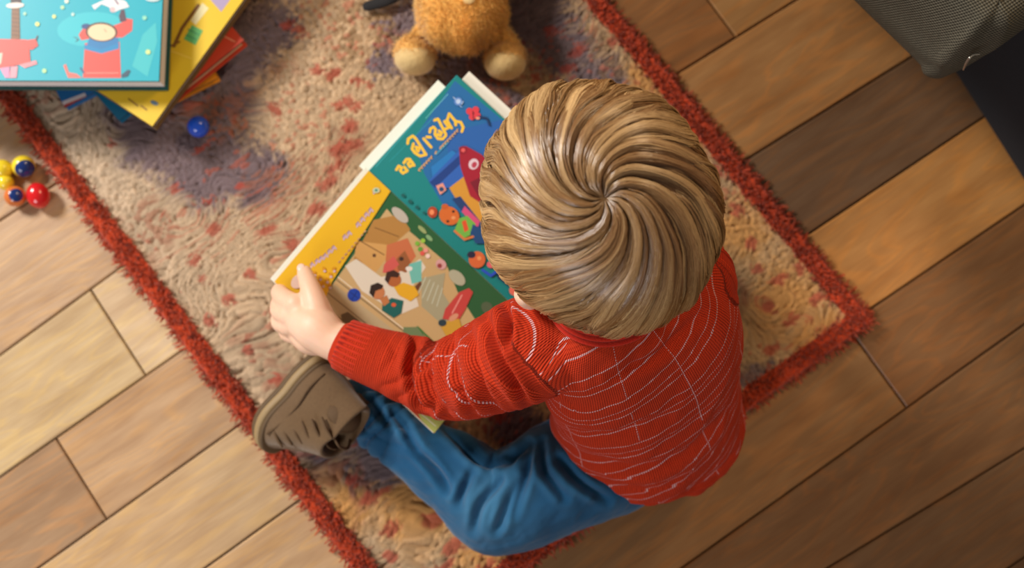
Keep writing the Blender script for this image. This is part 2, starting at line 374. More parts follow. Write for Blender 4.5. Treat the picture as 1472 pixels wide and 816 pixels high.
# ================================================================== LIGHT
def area(name, loc, aim, size, power, col, sy=None):
    l = bpy.data.lights.new(name, 'AREA'); l.energy = power; l.size = size; l.color = col
    if sy: l.shape = 'RECTANGLE'; l.size_y = sy
    o = bpy.data.objects.new(name, l); COL.objects.link(o); o.location = loc
    o.rotation_euler = (Vector(aim)-Vector(loc)).to_track_quat('-Z','Y').to_euler(); return o
area('window_light', (-2.5, 1.7, 2.3), (0,.15,.1), .75, 132, (1.0,.96,.90))
area('second_window_light', (-1.2, -1.7, 1.3), (-.1,.1,.1), .8, 20, (.97,.97,1.0))
area('lamp_light', (1.3, 1.6, 2.0), (.45,.45,0), .5, 20, (1.0,.72,.42))
w = bpy.data.worlds.new('room_light'); SC.world = w; w.use_nodes = True
w.node_tree.nodes['Background'].inputs[0].default_value = (1.0,.83,.66,1); w.node_tree.nodes['Background'].inputs[1].default_value = .20
SC.view_settings.view_transform = 'Standard'; SC.view_settings.look = 'None'; SC.view_settings.gamma = 1; SC.view_settings.use_curve_mapping = False
SC.view_settings.exposure = 0.0
# ================================================================== BOOKS
class Print:
    """a printed sheet or board: a slab with its picture printed on the upper face"""
    def __init__(s, p0, n):
        s.p0 = np.asarray(p0, float); s.n = unit(n); s.n = s.n if s.n[2] > 0 else -s.n
        s.V = []; s.F = []; s.C = []; s.k = 0
    def at(s, x, y): return PP(x, y, s.p0, s.n)
    def face(s, pts, col):
        o = len(s.V); s.V += [np.asarray(p) for p in pts]; s.F.append(tuple(range(o, o+len(pts)))); c = lin(col)[:3]; s.C += [c]*len(pts)
    def slab(s, q, th, col, edge=None, z=0):
        q = [np.asarray(p)+s.n*z for p in q]; b = [p-s.n*th for p in q]; m = len(q)
        c = sum(q)/m; inner = [p+(c-p)*min(.0006/np.linalg.norm(c-p),1) for p in q]
        s.face(inner, col); low = [p-s.n*.0005 for p in q]
        for i in range(m):
            j = (i+1) % m; s.face([inner[i], low[i], low[j], inner[j]], edge or col); s.face([low[i], b[i], b[j], low[j]], edge or col)
        s.face(b[::-1], edge or col)
    clip = None
    def cut(s, pts):
        for i in range(len(s.clip)):
            a = s.clip[i]; b = s.clip[(i+1) % len(s.clip)]; c = sum(s.clip)/len(s.clip); nn = np.cross(s.n, b-a); nn = unit(nn if nn@(c-a) > 0 else -nn); a = a+nn*.0003; out = []
            for j in range(len(pts)):
                p, q = pts[j-1], pts[j]; dp, dq = (p-a)@nn, (q-a)@nn
                if (dp >= 0) != (dq >= 0): out.append(p+(q-p)*(dp/(dp-dq)))
                if dq >= 0: out.append(q)
            pts = out
            if len(pts) < 3: return None
        return pts
    def poly(s, px, col):
        s.k += 1; h = .00006+s.k*.000012
        pts = [s.at(*p) for p in px]
        if s.clip is not None: pts = s.cut(pts)
        if pts is None: return
        pts = [p+s.n*h for p in pts]
        nn = sum((np.cross(pts[i]-pts[0], pts[(i+1)%len(pts)]-pts[0]) for i in range(len(pts))), np.zeros(3))
        if nn@s.n < 0: pts = pts[::-1]
        s.face(pts, col)
    def oval(s, x, y, rx, ry, col, a=0, n=22, wob=0):
        c, q = math.cos(a), math.sin(a); L = []
        for k in range(n):
            t = 2*PI*k/n; f = 1+wob*math.sin(3*t+x); u, v = rx*f*math.cos(t), ry*f*math.sin(t); L.append((x+u*c-v*q, y+u*q+v*c))
        s.poly(L, col)
    def line(s, pts, w, col, closed=False):
        pts = list(pts)+([pts[0]] if closed else [])
        for (x0,y0),(x1,y1) in zip(pts[:-1], pts[1:]):
            L = math.hypot(x1-x0, y1-y0) or 1; nx, ny = -(y1-y0)/L*w/2, (x1-x0)/L*w/2
            s.poly([(x0+nx,y0+ny),(x1+nx,y1+ny),(x1-nx,y1-ny),(x0-nx,y0-ny)], col); s.k -= 1
        s.k += 1
        for x, y in pts: s.oval(x, y, w/2, w/2, col, n=10); s.k -= 1
        s.k += 1
    def make(s, name, m, root): return rebase(mesh(name, s.V, s.F, m, smooth=False, cols=np.array(s.C)), root)
GLOSS = colmat('printed_card', .42, .08)
PAPER = colmat('page_paper', .7, 0)
def page_stack(name, q, th, n, root, col=(238,234,222), layers=None):
    """a block of leaves whose edges are fine ridges"""
    q = [np.asarray(p, float) for p in q]; L = layers or max(4, int(th/.0011)); pr = Print(q[0], n); c = sum(q)/4
    for k in range(L):
        ins = .0004*random.random(); t = th/L; qq = [p+(c-p)*ins/np.linalg.norm(c-p) for p in q]
        sh = .93+.07*random.random(); pr.slab([p-pr.n*(k*t) for p in qq], t*.93, tuple(v*sh for v in col))
    return pr.make(name, PAPER, root)
def hardback(name, corner, z0, th, ang, w, h, col, label, page=(226,220,208), group='picture books stacked on the corner of the rug', spine='left', board=.0022, softback=False, inner=None):
    """corner = photo position of the lower right corner of the top board"""
    ztop = z0+th; c = P(corner[0], corner[1], ztop); a = math.radians(ang); ux = np.array([math.cos(a), math.sin(a), 0]); uy = np.array([-math.sin(a), math.cos(a), 0])
    root = empty(name, (c-ux*w/2+uy*h/2)*[1,1,0]+np.array([0,0,z0]), label, 'book', group); up = np.array([0,0,1.0])
    q = lambda i, o, z: [c-ux*(w-o)+uy*i+up*z, c-ux*i+uy*i+up*z, c-ux*i+uy*(h-i)+up*z, c-ux*(w-o)+uy*(h-i)+up*z]
    top = Print(c, up); top.clip = q(0,0,0); top.slab(q(0,0,0), board, col, edge=inner or tuple(v*.55 for v in lin2(col)))
    low = Print(c-up*(th-board), up); low.slab([p-up*(th-board) for p in q(0,0,0)], board, inner or col)
    sp = Print(c, up); 
    e = c-ux*w; sp.slab([e-ux*.001+uy*0, e+ux*.0025, e+ux*.0025+uy*h, e-ux*.001+uy*h], th, col)
    page_stack('page_block', q(.004,.002,-board-.0001), th-2*board-.0002, up, root, page)
    return root, top, low, sp
def lin2(c): 
    if isinstance(c, str): c = c.lstrip('#'); return [int(c[i:i+2],16) for i in (0,2,4)]
    return c
BOOKS = 'picture books stacked on the corner of the rug'
def finish(b): b[1].make('cover', GLOSS, b[0]); b[2].make('back_board', GLOSS, b[0]); b[3].make('spine', GLOSS, b[0]); return b[0]
RT = .0195
# thin ones at the bottom of the pile
b = hardback('picture_book', (93,155), RT, .011, -61, .14, .055, (40,112,178), 'thin blue book with a white and red stripe at the left below the stack', board=.0012); 
b[1].poly([(91,151),(124,138),(122,133),(89,146)], (222,214,218)); b[1].poly([(93,156),(127,143),(124,138),(91,151)], (190,60,52)); finish(b)
b = hardback('picture_book', (171,174), RT+.0115, .010, -48, .17, .14, (24,118,160), 'thin teal blue book whose pointed corner sticks out below the yellow book', board=.0012); b[1].line([(140,142),(160,163)], 3, (206,150,60)); finish(b)
b = hardback('picture_book', (314,112), RT, .012, 28, .09, .12, (232,146,34), 'orange thin book at the right, lowest below the red book', page=(214,160,84), board=.002); finish(b)
b = hardback('picture_book', (351,58), RT+.0220, .018, 41, .125, .155, (196,62,34), 'brick red hardback book between the yellow book and the thin orange one', page=(222,176,130), board=.0022)
b[1].line([(322,52),(338,60)], 1.5, (226,150,110)); finish(b)
# yellow book
b = hardback('picture_book', (219,182), RT+.0405, .017, -33, .20, .27, (232,196,38), 'yellow hardback book lying askew right below the teal book', page=(170,160,150), inner=(112,84,50), board=.0022)
t = b[1]; Y = (206,152,24)
t.poly([(292,-12),(318,17),(345,-20),(320,-40)], (176,158,196)); t.poly([(291,4),(300,12),(281,36),(274,29)], (236,226,176))
t.poly([(276,36),(292,44),(281,65),(264,56)], (96,182,104)); t.line([(270,42),(286,50)], 1.4, (50,140,90)); t.line([(268,50),(282,57)], 1.4, (50,140,90))
t.line([(285,8),(262,40),(250,66)], 5, (128,84,30)); t.line([(246,66),(258,60)], 3, (140,96,30)); t.line([(243,72),(275,84)], 1.5, (246,214,90))
t.line([(185,142),(198,152)], 2.2, (150,104,24)); t.line([(203,152),(211,158)], 2.2, (150,104,24)); t.oval(222,148,6,3,(96,126,150),.4)
finish(b)
# big teal book on top
b = hardback('picture_book', (229,117), RT+.0580, .034, 0.0, .33, .26, (16,178,200), 'large glossy teal picture book with two figures in red coats, on top of the stack', page=(244,242,246), inner=(18,84,84), board=.0024)
t = b[1]; RD = (228,88,80); sk = (238,214,176)
t.oval(132,42,50,25,(52,196,212),-.05); t.poly([(190,95),(205,50),(224,32),(226,60),(212,110)], (66,196,206))
# standing figure with raised arm
t.poly([(122,62),(172,60),(174,112),(119,112)], RD); t.poly([(123,70),(128,56),(170,54),(171,66),(150,72)], (40,128,190)); t.poly([(121,64),(146,71),(171,62),(171,70),(146,77),(122,71)], (30,140,200))
t.poly([(160,38),(176,32),(180,26),(191,28),(190,44),(176,54),(166,54)], RD); t.poly([(131,40),(120,40),(113,50),(117,58),(128,56)], RD)
t.oval(124,38,7,4,(40,80,140)); t.oval(146,46,23,14,(96,62,52),.05); t.oval(146,46.5,20,12,sk,.05); t.line([(150,42),(153,46)], .9, (140,96,70))
t.poly([(104,53),(110,54),(114,57),(108,61),(112,56)], (70,50,70)); t.poly([(171,24),(174,14),(179,14),(182,30),(173,32)], (88,66,84))
t.poly([(132,8),(145,2),(160,-4),(182,4),(186,10),(172,14),(164,18),(156,10),(146,6),(136,14)], (236,236,240)); t.oval(175,6,9,6,(238,232,236),.3); t.oval(162,14,4,4,(216,190,196)); t.line([(163,-4),(170,6)], 2, (120,90,120))
t.poly([(91,94),(95,92),(99,104),(110,106),(118,112),(98,112)], (238,120,110)); t.line([(116,98),(120,104)], 3, (60,110,150)); t.poly([(174,108),(184,100),(188,102),(184,110),(176,112)], (60,88,110))
t.line([(124,105),(170,105)], 1.2, (240,160,150))
# left figure with a tall trunk of a neck
t.poly([(17,10),(28,10),(29,56),(16,57)], (134,92,60)); [t.line([(17,y),(28,y+1)], 1, (96,64,44)) for y in range(14,56,6)]
t.poly([(15,-6),(30,-6),(31,8),(16,8)], (52,34,36)); t.oval(22,8,13,4,(236,226,220),-.05); t.poly([(-12,56),(38,57),(42,62),(44,90),(2,98),(-12,98)], RD)
t.poly([(38,58),(52,56),(55,66),(46,72),(40,70)], RD); t.line([(52,58),(54,52)], 1.6, (110,50,60)); t.poly([(28,93),(52,87),(54,92),(36,98)], (240,150,160))
t.poly([(0,98),(14,96),(14,112),(8,112)], (232,150,190)); t.poly([(16,96),(26,95),(24,112),(14,112)], (240,160,176)); t.poly([(-8,78),(4,76),(2,92),(-8,94)], (190,206,190))
for x, y, r, c in ((96,2,3.2,(224,240,220)),(90,11,2.8,(190,234,180)),(78,24,2.8,(232,238,150)),(105,21,2.4,(200,232,226)),(208,26,3.2,(150,226,200)),(213,75,3.6,(214,238,160)),(64,102,3.2,(190,238,170)),(54,35,3.2,(236,240,140)),(112,-8,3,(224,240,220)),(36,20,2.2,(190,234,200)),(192,-14,3,(190,234,200)),(60,-14,3,(190,234,200))): t.oval(x, y, r, r, c, n=14)
t.oval(220,-3,12,6,(200,226,232)); finish(b)
# ------------------------------------------------------------------ the open book in the child's hands
def open_book():
    A2 = P(530,245,.142); A3 = P(752,452,.135); u = unit(A3-A2); Lc = .243; A3 = A2+u*Lc
    w1 = P(401,411,.150)-A2; w1 -= .35*u*(w1@u); A1 = A2+w1; A4 = A1+u*Lc
    w2 = P(657,108,.166)-A2; w2 -= .35*u*(w2@u); B1 = A2+w2; B4 = B1+u*Lc
    n1 = unit(np.cross(u, w1)); n1 = n1 if n1[2] > 0 else -n1; n2 = unit(np.cross(u, w2)); n2 = n2 if n2[2] > 0 else -n2
    root = empty('open_book', (A2+A3)/2*[1,1,0]+np.array([0,0,.12]), 'open picture book with yellow and teal pages, held by the child', 'book')
    # left page
    L = Print(A2, n1); L.clip = [A1,A4,A3,A2]; L.slab([A1,A4,A3,A2], .0016, (40,96,56), edge=(214,150,30))
    W = unit(w1)
    # picture area: green ground and room
    fr = [(562,288),(752,462),(620,617),(430,428)]
    L.poly([(520,230),(800,440),(700,700),(600,640),(420,430)], (36,92,52))
    L.poly([(560,284),(590,312),(470,440),(440,428)], (150,120,50)) if False else None
    L.poly([(556,300),(572,318),(640,376),(658,420),(690,470),(640,520),(560,560),(452,462),(446,440),(470,420)], (198,166,116))
    L.poly([(537,316),(575,308),(590,330),(560,356),(536,384),(508,372)], (176,128,64)); L.poly([(512,346),(560,352),(555,372),(540,392),(510,368)], (206,158,92))
    L.line([(539,327),(573,340)], 1.2, (110,76,36)); L.line([(516,345),(552,366)], 1.4, (120,80,40)); L.oval(538,367,2.6,2.6,(96,60,36)); L.oval(510,356,2,2,(96,60,36))
    L.poly([(556,352),(586,342),(598,368),(580,392),(553,392)], (196,110,70)); L.poly([(496,382),(512,372),(548,398),(572,392),(604,372),(612,384),(594,410),(602,440),(575,452),(520,418)], (222,212,196))
    L.poly([(586,380),(606,374),(606,404),(592,408)], (112,190,180)); L.poly([(570,372),(582,360),(590,376),(584,392),(572,388)], (150,90,50)); L.poly([(552,380),(566,368),(574,380),(560,392),(550,392)], (206,90,84)); L.oval(577,372,3.4,3,(60,36,26)); L.oval(588,386,5,3.5,(230,226,220))
    L.poly([(606,400),(640,392),(636,420),(656,452),(640,470),(606,440)], (166,160,130)); 
    for k in range(5): L.line([(612+k*6,398+k*4),(600+k*7,424+k*4)], 1.2, (200,206,184))
    L.poly([(462,424),(480,408),(600,500),(592,520),(560,530),(478,470)], (186,166,130)); 
    for a, b_ in (((484,402),(612,500)),((470,420),(580,508)),((466,440),(560,512))): L.line([a,b_], 1.6, (126,104,74))
    L.line([(486,398),(640,520)], 1.2, (232,222,200)); L.poly([(490,452),(500,448),(518,462),(512,470),(492,462)], (104,86,60))
    L.oval(509,424,9.5,9.5,(20,62,168)); L.line([(504,420),(514,428)], 1.4, (10,40,120)); L.line([(513,419),(506,430)], 1.2, (10,40,120))
    # two children of the picture
    L.poly([(550,436),(563,428),(580,432),(577,450),(566,457),(549,446)], (20,96,92)); L.poly([(546,430),(556,424),(560,434),(552,440)], (190,120,70)); L.oval(543,420,10,10,(196,124,78)); L.poly([(531,421),(533,410),(543,406),(551,410),(549,415),(540,418),(537,428)], (44,24,16)); L.oval(566,438,3.5,3,(214,90,50))
    L.poly([(566,412),(580,406),(598,412),(602,424),(590,433),(573,424)], (226,172,34)); L.poly([(596,412),(604,404),(606,408),(600,418)], (104,60,36)); L.oval(566,402,10.5,10,(176,98,52)); L.poly([(553,402),(556,391),(566,388),(575,393),(572,399),(562,398),(558,408)], (58,28,18))
    # stones, blossom and gnome on the green
    for x, y, rx, ry, c in ((575,309,15,7,(186,178,166)),(657,399,14,8.5,(176,174,150)),(607,330,8,3,(150,166,110)),(634,380,8,7,(212,160,160)),(617,342,6,3,(130,170,120)),(700,442,9,8,(80,96,70))): L.oval(x, y, rx, ry, c, .75)
    for x, y, c in ((600,350,(120,180,60)),(608,346,(150,196,70)),(604,358,(90,160,60)),(607,364,(220,90,80)),(615,368,(240,210,200)),(612,360,(232,150,140)),(632,382,(150,60,60))): L.oval(x, y, 3.4, 3.4, c, n=10)
    L.poly([(660,420),(674,414),(680,420),(668,446),(658,462),(636,458),(640,444)], (196,66,62)); L.poly([(640,462),(660,458),(666,478),(642,484),(634,470)], (206,158,54)); L.oval(636,464,6,5,(40,60,70)); L.oval(652,456,8,4,(214,150,120),-.6); L.oval(668,470,4,3,(170,190,60))
    L.line([(664,424),(650,450)], 1.6, (236,160,150)); L.line([(600,470),(640,508)], 3, (70,120,60)); L.poly([(580,470),(600,470),(622,500),(600,520),(580,505)], (110,130,90))
    # yellow band with its title
    L.poly([(520,225),(530,240),(562,274),(478,404),(458,452),(425,448),(380,405),(400,380)], (230,180,24))
    title = [(449,381),(456,376),(462,372),(468,368),(474,362),(480,357),(496,341),(502,336),(515,323),(521,316),(527,309),(533,303),(539,275)]
    for i, (x, y) in enumerate(title):
        s = 4.0; L.line([(x-s*.4,y+s*.8),(x,y-s*.6),(x+s*.8,y+s*.2)], 2.4, (206,180,206)); L.line([(x,y-s),(x-s*.8,y)], 1.5, (150,116,150))
    for i in range(9): x, y = 487+i*4.6, 377-i*5.4; L.line([(x,y),(x+2,y-1.6)], 2.0, (196,150,120))
    for x, y in ((452,392),(460,398),(466,386),(470,402),(456,404),(475,394),(464,408),(448,400),(480,386),(458,414),(474,410)): L.oval(x, y, 3, 2.2, (214,150,20), x); L.oval(x+1, y+4, 2, 1.6, (214,190,210))
    L.oval(430,404,13,9,(236,206,190),-.7)
    L.oval(541,274,5,4,(196,206,170)); L.oval(541,274,2.4,2,(70,140,130))
    # pale green foot of the page
    L.poly([(560,556),(662,594),(633,626),(628,626)], (196,204,110)); L.poly([(584,586),(600,592),(606,604),(594,600)], (206,96,60)); L.line([(600,590),(626,612)], 1.6, (236,236,200))
    L.make('left_page', GLOSS, root)
    # right page / board
    T = Print(A2, n2); T.clip = [A2,A3,B4,B1]; T.slab([A2,A3,B4,B1], .0022, (10,128,128), edge=(20,150,160))
    T.poly([(594,200),(654,116),(722,172),(880,330),(850,350),(640,300),(610,250)], (30,104,164)); T.poly([(640,190),(722,172),(900,350),(820,400),(700,340),(650,260)], (38,96,170))
    T.line([(648,116),(540,240)], 1.0, (60,170,178)); T.line([(644,135),(612,170)], .9, (110,196,206)); T.line([(622,170),(560,232)], .7, (40,160,170))
    YL = (244,196,60)
    for st in ([(122,628),(136,606),(152,616),(146,634),(160,648),(186,634),(168,612)],
               [(166,588),(182,566),(200,566),(226,602)], [(206,574),(190,592),(200,610),(218,600)],
               [(188,474),(192,448),(218,430),(236,446),(296,540)], [(222,476),(214,506),(232,530),(262,548),(292,540)], [(236,494),(256,500),(250,520),(240,510)],
               [(282,446),(326,496)], [(300,436),(322,438)],
               [(318,408),(322,388),(340,378),(352,392),(348,420),(366,446),(394,448),(412,428)], [(346,338),(366,330),(412,420)], [(372,400),(388,412),(380,428),(366,420)],
               [(404,392),(430,380),(404,346),(420,340),(446,384)], [(420,340),(432,300),(468,344),(470,366)], [(468,344),(500,350),(514,380),(506,404)]): T.line([(540+x/4.082,90+y/4.082) for x, y in st], 4.0, YL)
    for i, L2 in enumerate((5,4,2,8)):
        pass
    for k in range(17):
        if k in (6,8): continue
        x, y = 602+k*3.4, 245-k*3.5; T.line([(x,y),(x+1.5,y-3)], 2.0, (206,160,110)); T.line([(x,y),(x+2.4,y+.4)], 1.4, (206,160,110))
    T.line([(627,222),(644,205)], 1.0, (90,190,210)); T.line([(656,148),(664,154)], 1.2, (150,180,226)); T.oval(659,146,6,6,(96,140,206)); T.oval(659,146,3.4,3.4,(186,206,236)); T.line([(652,140),(655,143)], 1.2, (180,200,230)); T.line([(664,150),(666,146)], 1.2, (180,200,230))
    for x, y in ((675,160),(684,158),(679,168),(686,166)): T.oval(x, y, 5, 5, (216,60,72), n=10)
    T.line([(680,160),(681,172)], 1.6, (120,30,40)); T.line([(688,168),(700,170),(704,180)], 3, (24,52,96)); T.oval(687,170,3,2,(240,150,120))
    # red house-shaped toy, shelf and rug of the picture
    T.poly([(617,260),(636,236),(664,214),(676,224),(672,250),(646,270),(628,272)], (44,96,180)); T.poly([(618,262),(662,222),(668,230),(626,270)], (24,60,130)); T.poly([(620,240),(650,216),(656,220),(622,254)], (34,120,190))
    T.poly([(646,270),(672,250),(700,290),(692,320),(664,300)], (206,146,50)); T.poly([(650,286),(662,282),(700,330),(690,336)], (30,60,110)); T.poly([(668,296),(690,318),(686,330),(664,304)], (206,76,120))
    T.poly([(660,212),(670,210),(692,222),(712,240),(704,300),(676,282),(662,240)], (158,24,46)); T.oval(666,216,6,6,(140,20,40)); T.oval(666,216,3,3,(220,90,90)); T.oval(681,236,7,8,(220,196,206),.5); T.oval(682,237,3.6,4.6,(180,60,80),.5); T.poly([(676,262),(700,250),(704,284),(690,286)], (120,20,40))
    T.poly([(627,267),(637,263),(642,273),(633,280)], (226,150,130)); T.oval(635,272,3.5,3.5,(36,70,110)); 
    # seated bear-like child drawing
    for x, y, r in ((580,281,3),(590,290,3.4),(600,298,3),(585,300,2.6),(610,306,2.4),(572,292,2.2),(596,310,2)): T.oval(x, y, r, r*.8, (14,88,86), .5, n=9)
    T.poly([(660,314),(672,310),(684,322),(680,336),(668,342),(654,330)], (110,176,70)); T.poly([(664,318),(670,316),(674,330),(668,334)], (216,80,40)); T.poly([(680,322),(694,330),(700,350),(684,350),(676,336)], (26,70,120)); T.line([(654,332),(668,344),(680,340)], 3.4, (206,120,60))
    T.oval(646,310,15,13,(206,104,40),.5); T.oval(622,305,7,8,(170,62,30)); T.oval(621,305,3.4,4,(236,140,90)); T.oval(640,297,5,4,(196,90,36)); T.oval(652,304,2,2,(60,30,24)); T.oval(644,318,2,2,(60,30,24)); T.oval(652,313,3,2.4,(226,150,96))
    T.oval(686,373,12,12,(214,104,54)); T.oval(678,366,6,5,(40,34,60)); T.oval(689,371,3,3,(236,150,90)); T.oval(706,380,6,5,(226,100,110)); T.line([(694,388),(706,396),(714,390)], 4, (40,80,200)); T.poly([(700,340),(760,380),(742,420),(716,400)], (22,50,84))
    T.oval(741,417,9,8,(226,110,90)); T.make('right_page', GLOSS, root)
    # white leaves behind the two pages
    sh = lambda q, *d: [p+sum(x*y for x, y in d) for p in q]
    U, X1, X2 = u, unit(w1), unit(w2)
    q = [A1+X1*.001-U*.0065, A4+X1*.001-U*.001, A3-U*.001, A2-U*.0065]
    page_stack('page_block', sh([p-n1*.0022 for p in q]), .005, n1, root, (240,240,226))
    c = A2-n2*.003
    q = [c-U*.0125-X2*.004, c-U*.0125+X2*.128, c+X2*.128+U*.16, c-X2*.004+U*.16]; page_stack('page_block', q, .003, n2, root, (236,242,228))
    c = c-n2*.0035; q = [c+U*.006+X2*.02, c+U*.006+X2*(np.linalg.norm(w2)+.013), c+U*.20+X2*(np.linalg.norm(w2)+.013), c+U*.20+X2*.02]; page_stack('page_block', q, .003, n2, root, (240,236,222))
    global BOOK; BOOK = (A1,A2,A3,A4,B1,B4,n1,n2,u)
open_book()
# ================================================================== SMALL TOYS
def wood_gloss(name, col, col2=None, split=.2, axis=(1,0,0)):
    t = NT(name); nz = t.noise(30, 2, .5, t.obj())
    c = t.mix(nz.outputs[0], tuple(v*.9 for v in lin(col)[:3])+(1,), lin(col))
    t.set(Base_Color=c, Roughness=.22, Coat_Weight=.5, Coat_Roughness=.1); t.bump(nz.outputs[0], .05, .0003); return t.m
MB_ = {k: wood_gloss(k+'_lacquer', c) for k, c in dict(blue=(20,86,222), yellow=(250,222,50), red=(224,26,34), orange=(222,120,56), navy=(16,50,120)).items()}
def bead(name, px, py, z0, r, m, label, tall=1.0, cap=None, capdir=None, axis=(0,0,1), group='glossy toy balls around the rug border'):
    c = P(px, py, z0+r); root = empty(name, (c[0],c[1],z0), label, 'toy ball', group)
    a = unit(axis); b1 = unit(np.cross(a, (0.3,1,.2))); b2 = np.cross(a, b1)
    V, F = ellipsoid(c, (b1,b2,a), (r,r,r*tall), 40, 28)
    if cap is None: rebase(mesh('ball_body', V, F, m), root); return
    d = (V-c)@unit(capdir)/r; Fm = np.array([np.mean(d[list(f)]) for f in F]); 
    rebase(mesh('ball_body', V, [f for f, q in zip(F, Fm) if q < cap[1]], m), root)
    k = unit(capdir); V2, F2 = ellipsoid(c, (unit(np.cross(k,(0,.3,1))), np.cross(k, unit(np.cross(k,(0,.3,1)))), k), (r*1.004,)*3, 40, 28)
    n = 40; rows = [i for i in range(29) if math.cos(PI*i/28) >= cap[1]-.08]; f2 = [f for f in F2 if max(f) < (rows[-1]+1)*n]
    rebase(mesh('painted_cap', V2, f2, cap[0]), root)
bead('toy_ball', 285, 182, .0175, .0134, MB_['blue'], 'glossy blue ball alone on the rug below the book stack')
BG = None
bead('toy_ball', 4, 243, .0002, .0122, MB_['yellow'], 'yellow ball at the left edge, upper of the two plain yellow ones')
bead('toy_ball', 8, 262, .0002, .0100, MB_['yellow'], 'smaller yellow ball just below the other yellow one by the rug')
bead('toy_ball', 34, 239, .0002, .0138, MB_['yellow'], 'yellow ball with a dark blue half, nearest the rug border', cap=(MB_['navy'], .55), capdir=(.55,-.55,.62))
bead('toy_ball', 22, 282, .0002, .0130, MB_['orange'], 'orange brown ball with a dark blue spot, left of the red one', cap=(MB_['navy'], .80), capdir=(.5,-.05,.86))
bead('toy_ball', 55, 281, .0002, .0138, MB_['red'], 'glossy red egg shaped toy on the floorboards', tall=1.18, axis=(-.25,.9,.15))
# ================================================================== TEDDY BEAR
def fur(name, parts, root, col, voxel=.003, lump=.004, hair=.007, dens=1.0, tone=(.72,1.2), sd=3, keep=None):
    V, N, F = fuse(parts, voxel, 4); V = V+N*((fbm(V[:,0]*60+V[:,2]*30, V[:,1]*60-V[:,2]*25, sd)-.5)*lump*2)[:,None]; V[:,2] = np.maximum(V[:,2], .0195)
    up = np.where(N[:,2] > -.3)[0]; n = int(len(V)*dens); idx = rng.choice(up, n)
    b = V[idx]+rng.normal(0, voxel*.4, (n,3)); flow = np.column_stack([vnoise(b[:,0]*45, b[:,1]*45, sd+1)-.5, vnoise(b[:,0]*45, b[:,1]*45, sd+2)-.5, vnoise(b[:,0]*45, b[:,2]*45, sd+3)-.5])
    d = N[idx]+flow*1.8+rng.normal(0,.35,(n,3)); d /= np.linalg.norm(d,axis=1)[:,None]; t = b+d*(hair*(.6+.6*rng.random(n)))[:,None]; t[:,2] = np.maximum(t[:,2], .0195); b[:,2] = np.maximum(b[:,2], .0195)
    s = np.cross(d, rng.normal(0,1,(n,3))); s /= np.linalg.norm(s,axis=1)[:,None]; s2 = np.cross(d, s); r = .0007
    W = np.stack([b+s*r, b-s*r*.5+s2*r*.87, b-s*r*.5-s2*r*.87, t], 1).reshape(-1,3); o = np.arange(n)[:,None]*4
    Q = np.concatenate([o+np.array([[0,1,3]]), o+np.array([[1,2,3]]), o+np.array([[2,0,3]])])+len(V)
    c0 = np.array(lin(col)[:3]); cv = tone[0]+(tone[1]-tone[0])*fbm(V[:,0]*50, V[:,1]*50, sd+7); C = np.vstack([c0*cv[:,None]*.9, np.repeat(c0*(cv[idx]*(.85+.35*rng.random(n)))[:,None], 4, 0)])
    FF = [tuple(f) for f in F]+[tuple(q) for q in Q]
    return rebase(mesh(name, np.vstack([V,W]), FF, FURM, cols=C), root)
_t = NT('plush'); _t.set(Base_Color=_t.attr('Col').outputs['Color'], Roughness=.9, Sheen_Weight=.35); _t.b.inputs['Specular IOR Level'].default_value = .15; FURM = _t.m
def teddy():
    z = .014
    B = P(664,8,.06); root = empty('teddy_bear', (B[0],B[1],z), 'golden brown plush teddy bear with cream foot pads lying on its back on the rug', 'soft toy')
    up = np.array([0,1,0.]); ex = np.array([1,0,0.]); ez = np.array([0,0,1.])
    R = lambda x, y, zz: P(x, y, zz)
    fur('body', [ellipsoid(R(664,15,.065), I3, (.056,.054,.046)), ellipsoid(R(666,-50,.062), I3, (.05,.06,.042)), ellipsoid(R(664,35,.055), I3, (.05,.034,.036))], root, (246,186,96), sd=5)
    for s, hip, foot, nm in ((-1, (612,52), (597,80), 0), (1, (716,52), (726,87), 1)):
        f = R(foot[0], foot[1], .042); h = R(hip[0], hip[1], .045); hh = R(664+s*22, 20, .045)
        lg = fur('leg', [tube([hh, h, f+np.array([0,.008,0])], [.018,.0145,.019])], root, (248,192,104), sd=9+nm)
        pv, pn, pf = fuse([ellipsoid(f+np.array([0,-.004,.001]), I3, (.0265,.021,.0245))], .0015, 8); pv = pv+pn*((fbm(pv[:,0]*220, pv[:,1]*220, 77)-.5)*.0008)[:,None]
        fur('foot', [ellipsoid(f+np.array([0,.0035,.0]), I3, (.0262,.020,.025))], lg, (236,180,100), hair=.004, lump=.001, sd=12+nm)
        rebase(mesh('foot_pad', pv, pf, PADM), lg)
        ar = R(664+s*70, -60, .05); ar2 = R(664+s*118, -30-60, .035); fur('arm', [tube([R(664+s*50,-60,.055), ar, ar2], [.02,.019,.021])], root, (214,142,50), dens=.5, sd=20+nm)
    for o in bpy.data.objects:
        if o.name.startswith('foot') and o.parent and o.parent.name.startswith('leg'): o.matrix_parent_inverse = Matrix.Identity(4)
    H = R(664,-170,.07); hd = fur('head', [ellipsoid(H, I3, (.055,.05,.048)), ellipsoid(H+np.array([0,-.008,.032]), I3, (.024,.02,.024))], root, (214,142,50), dens=.5, sd=31)
    for s in (-1,1):
        fur('ear', [ellipsoid(H+np.array([s*.045,.035,.01]), I3, (.019,.019,.01))], root, (206,132,46), dens=.5, sd=40)
        rebase(mesh('eye', *ellipsoid(H+np.array([s*.02,.008,.046]), I3, (.0045,.0045,.004), 16, 10), BLK), root)
    rebase(mesh('nose', *ellipsoid(H+np.array([0,-.006,.056]), I3, (.008,.006,.005), 16, 10), BLK), root)
    c = R(674,-3,.111); rebase(mesh('button', *ellipsoid(c, I3, (.008,.008,.003), 20, 10), PADM), root)
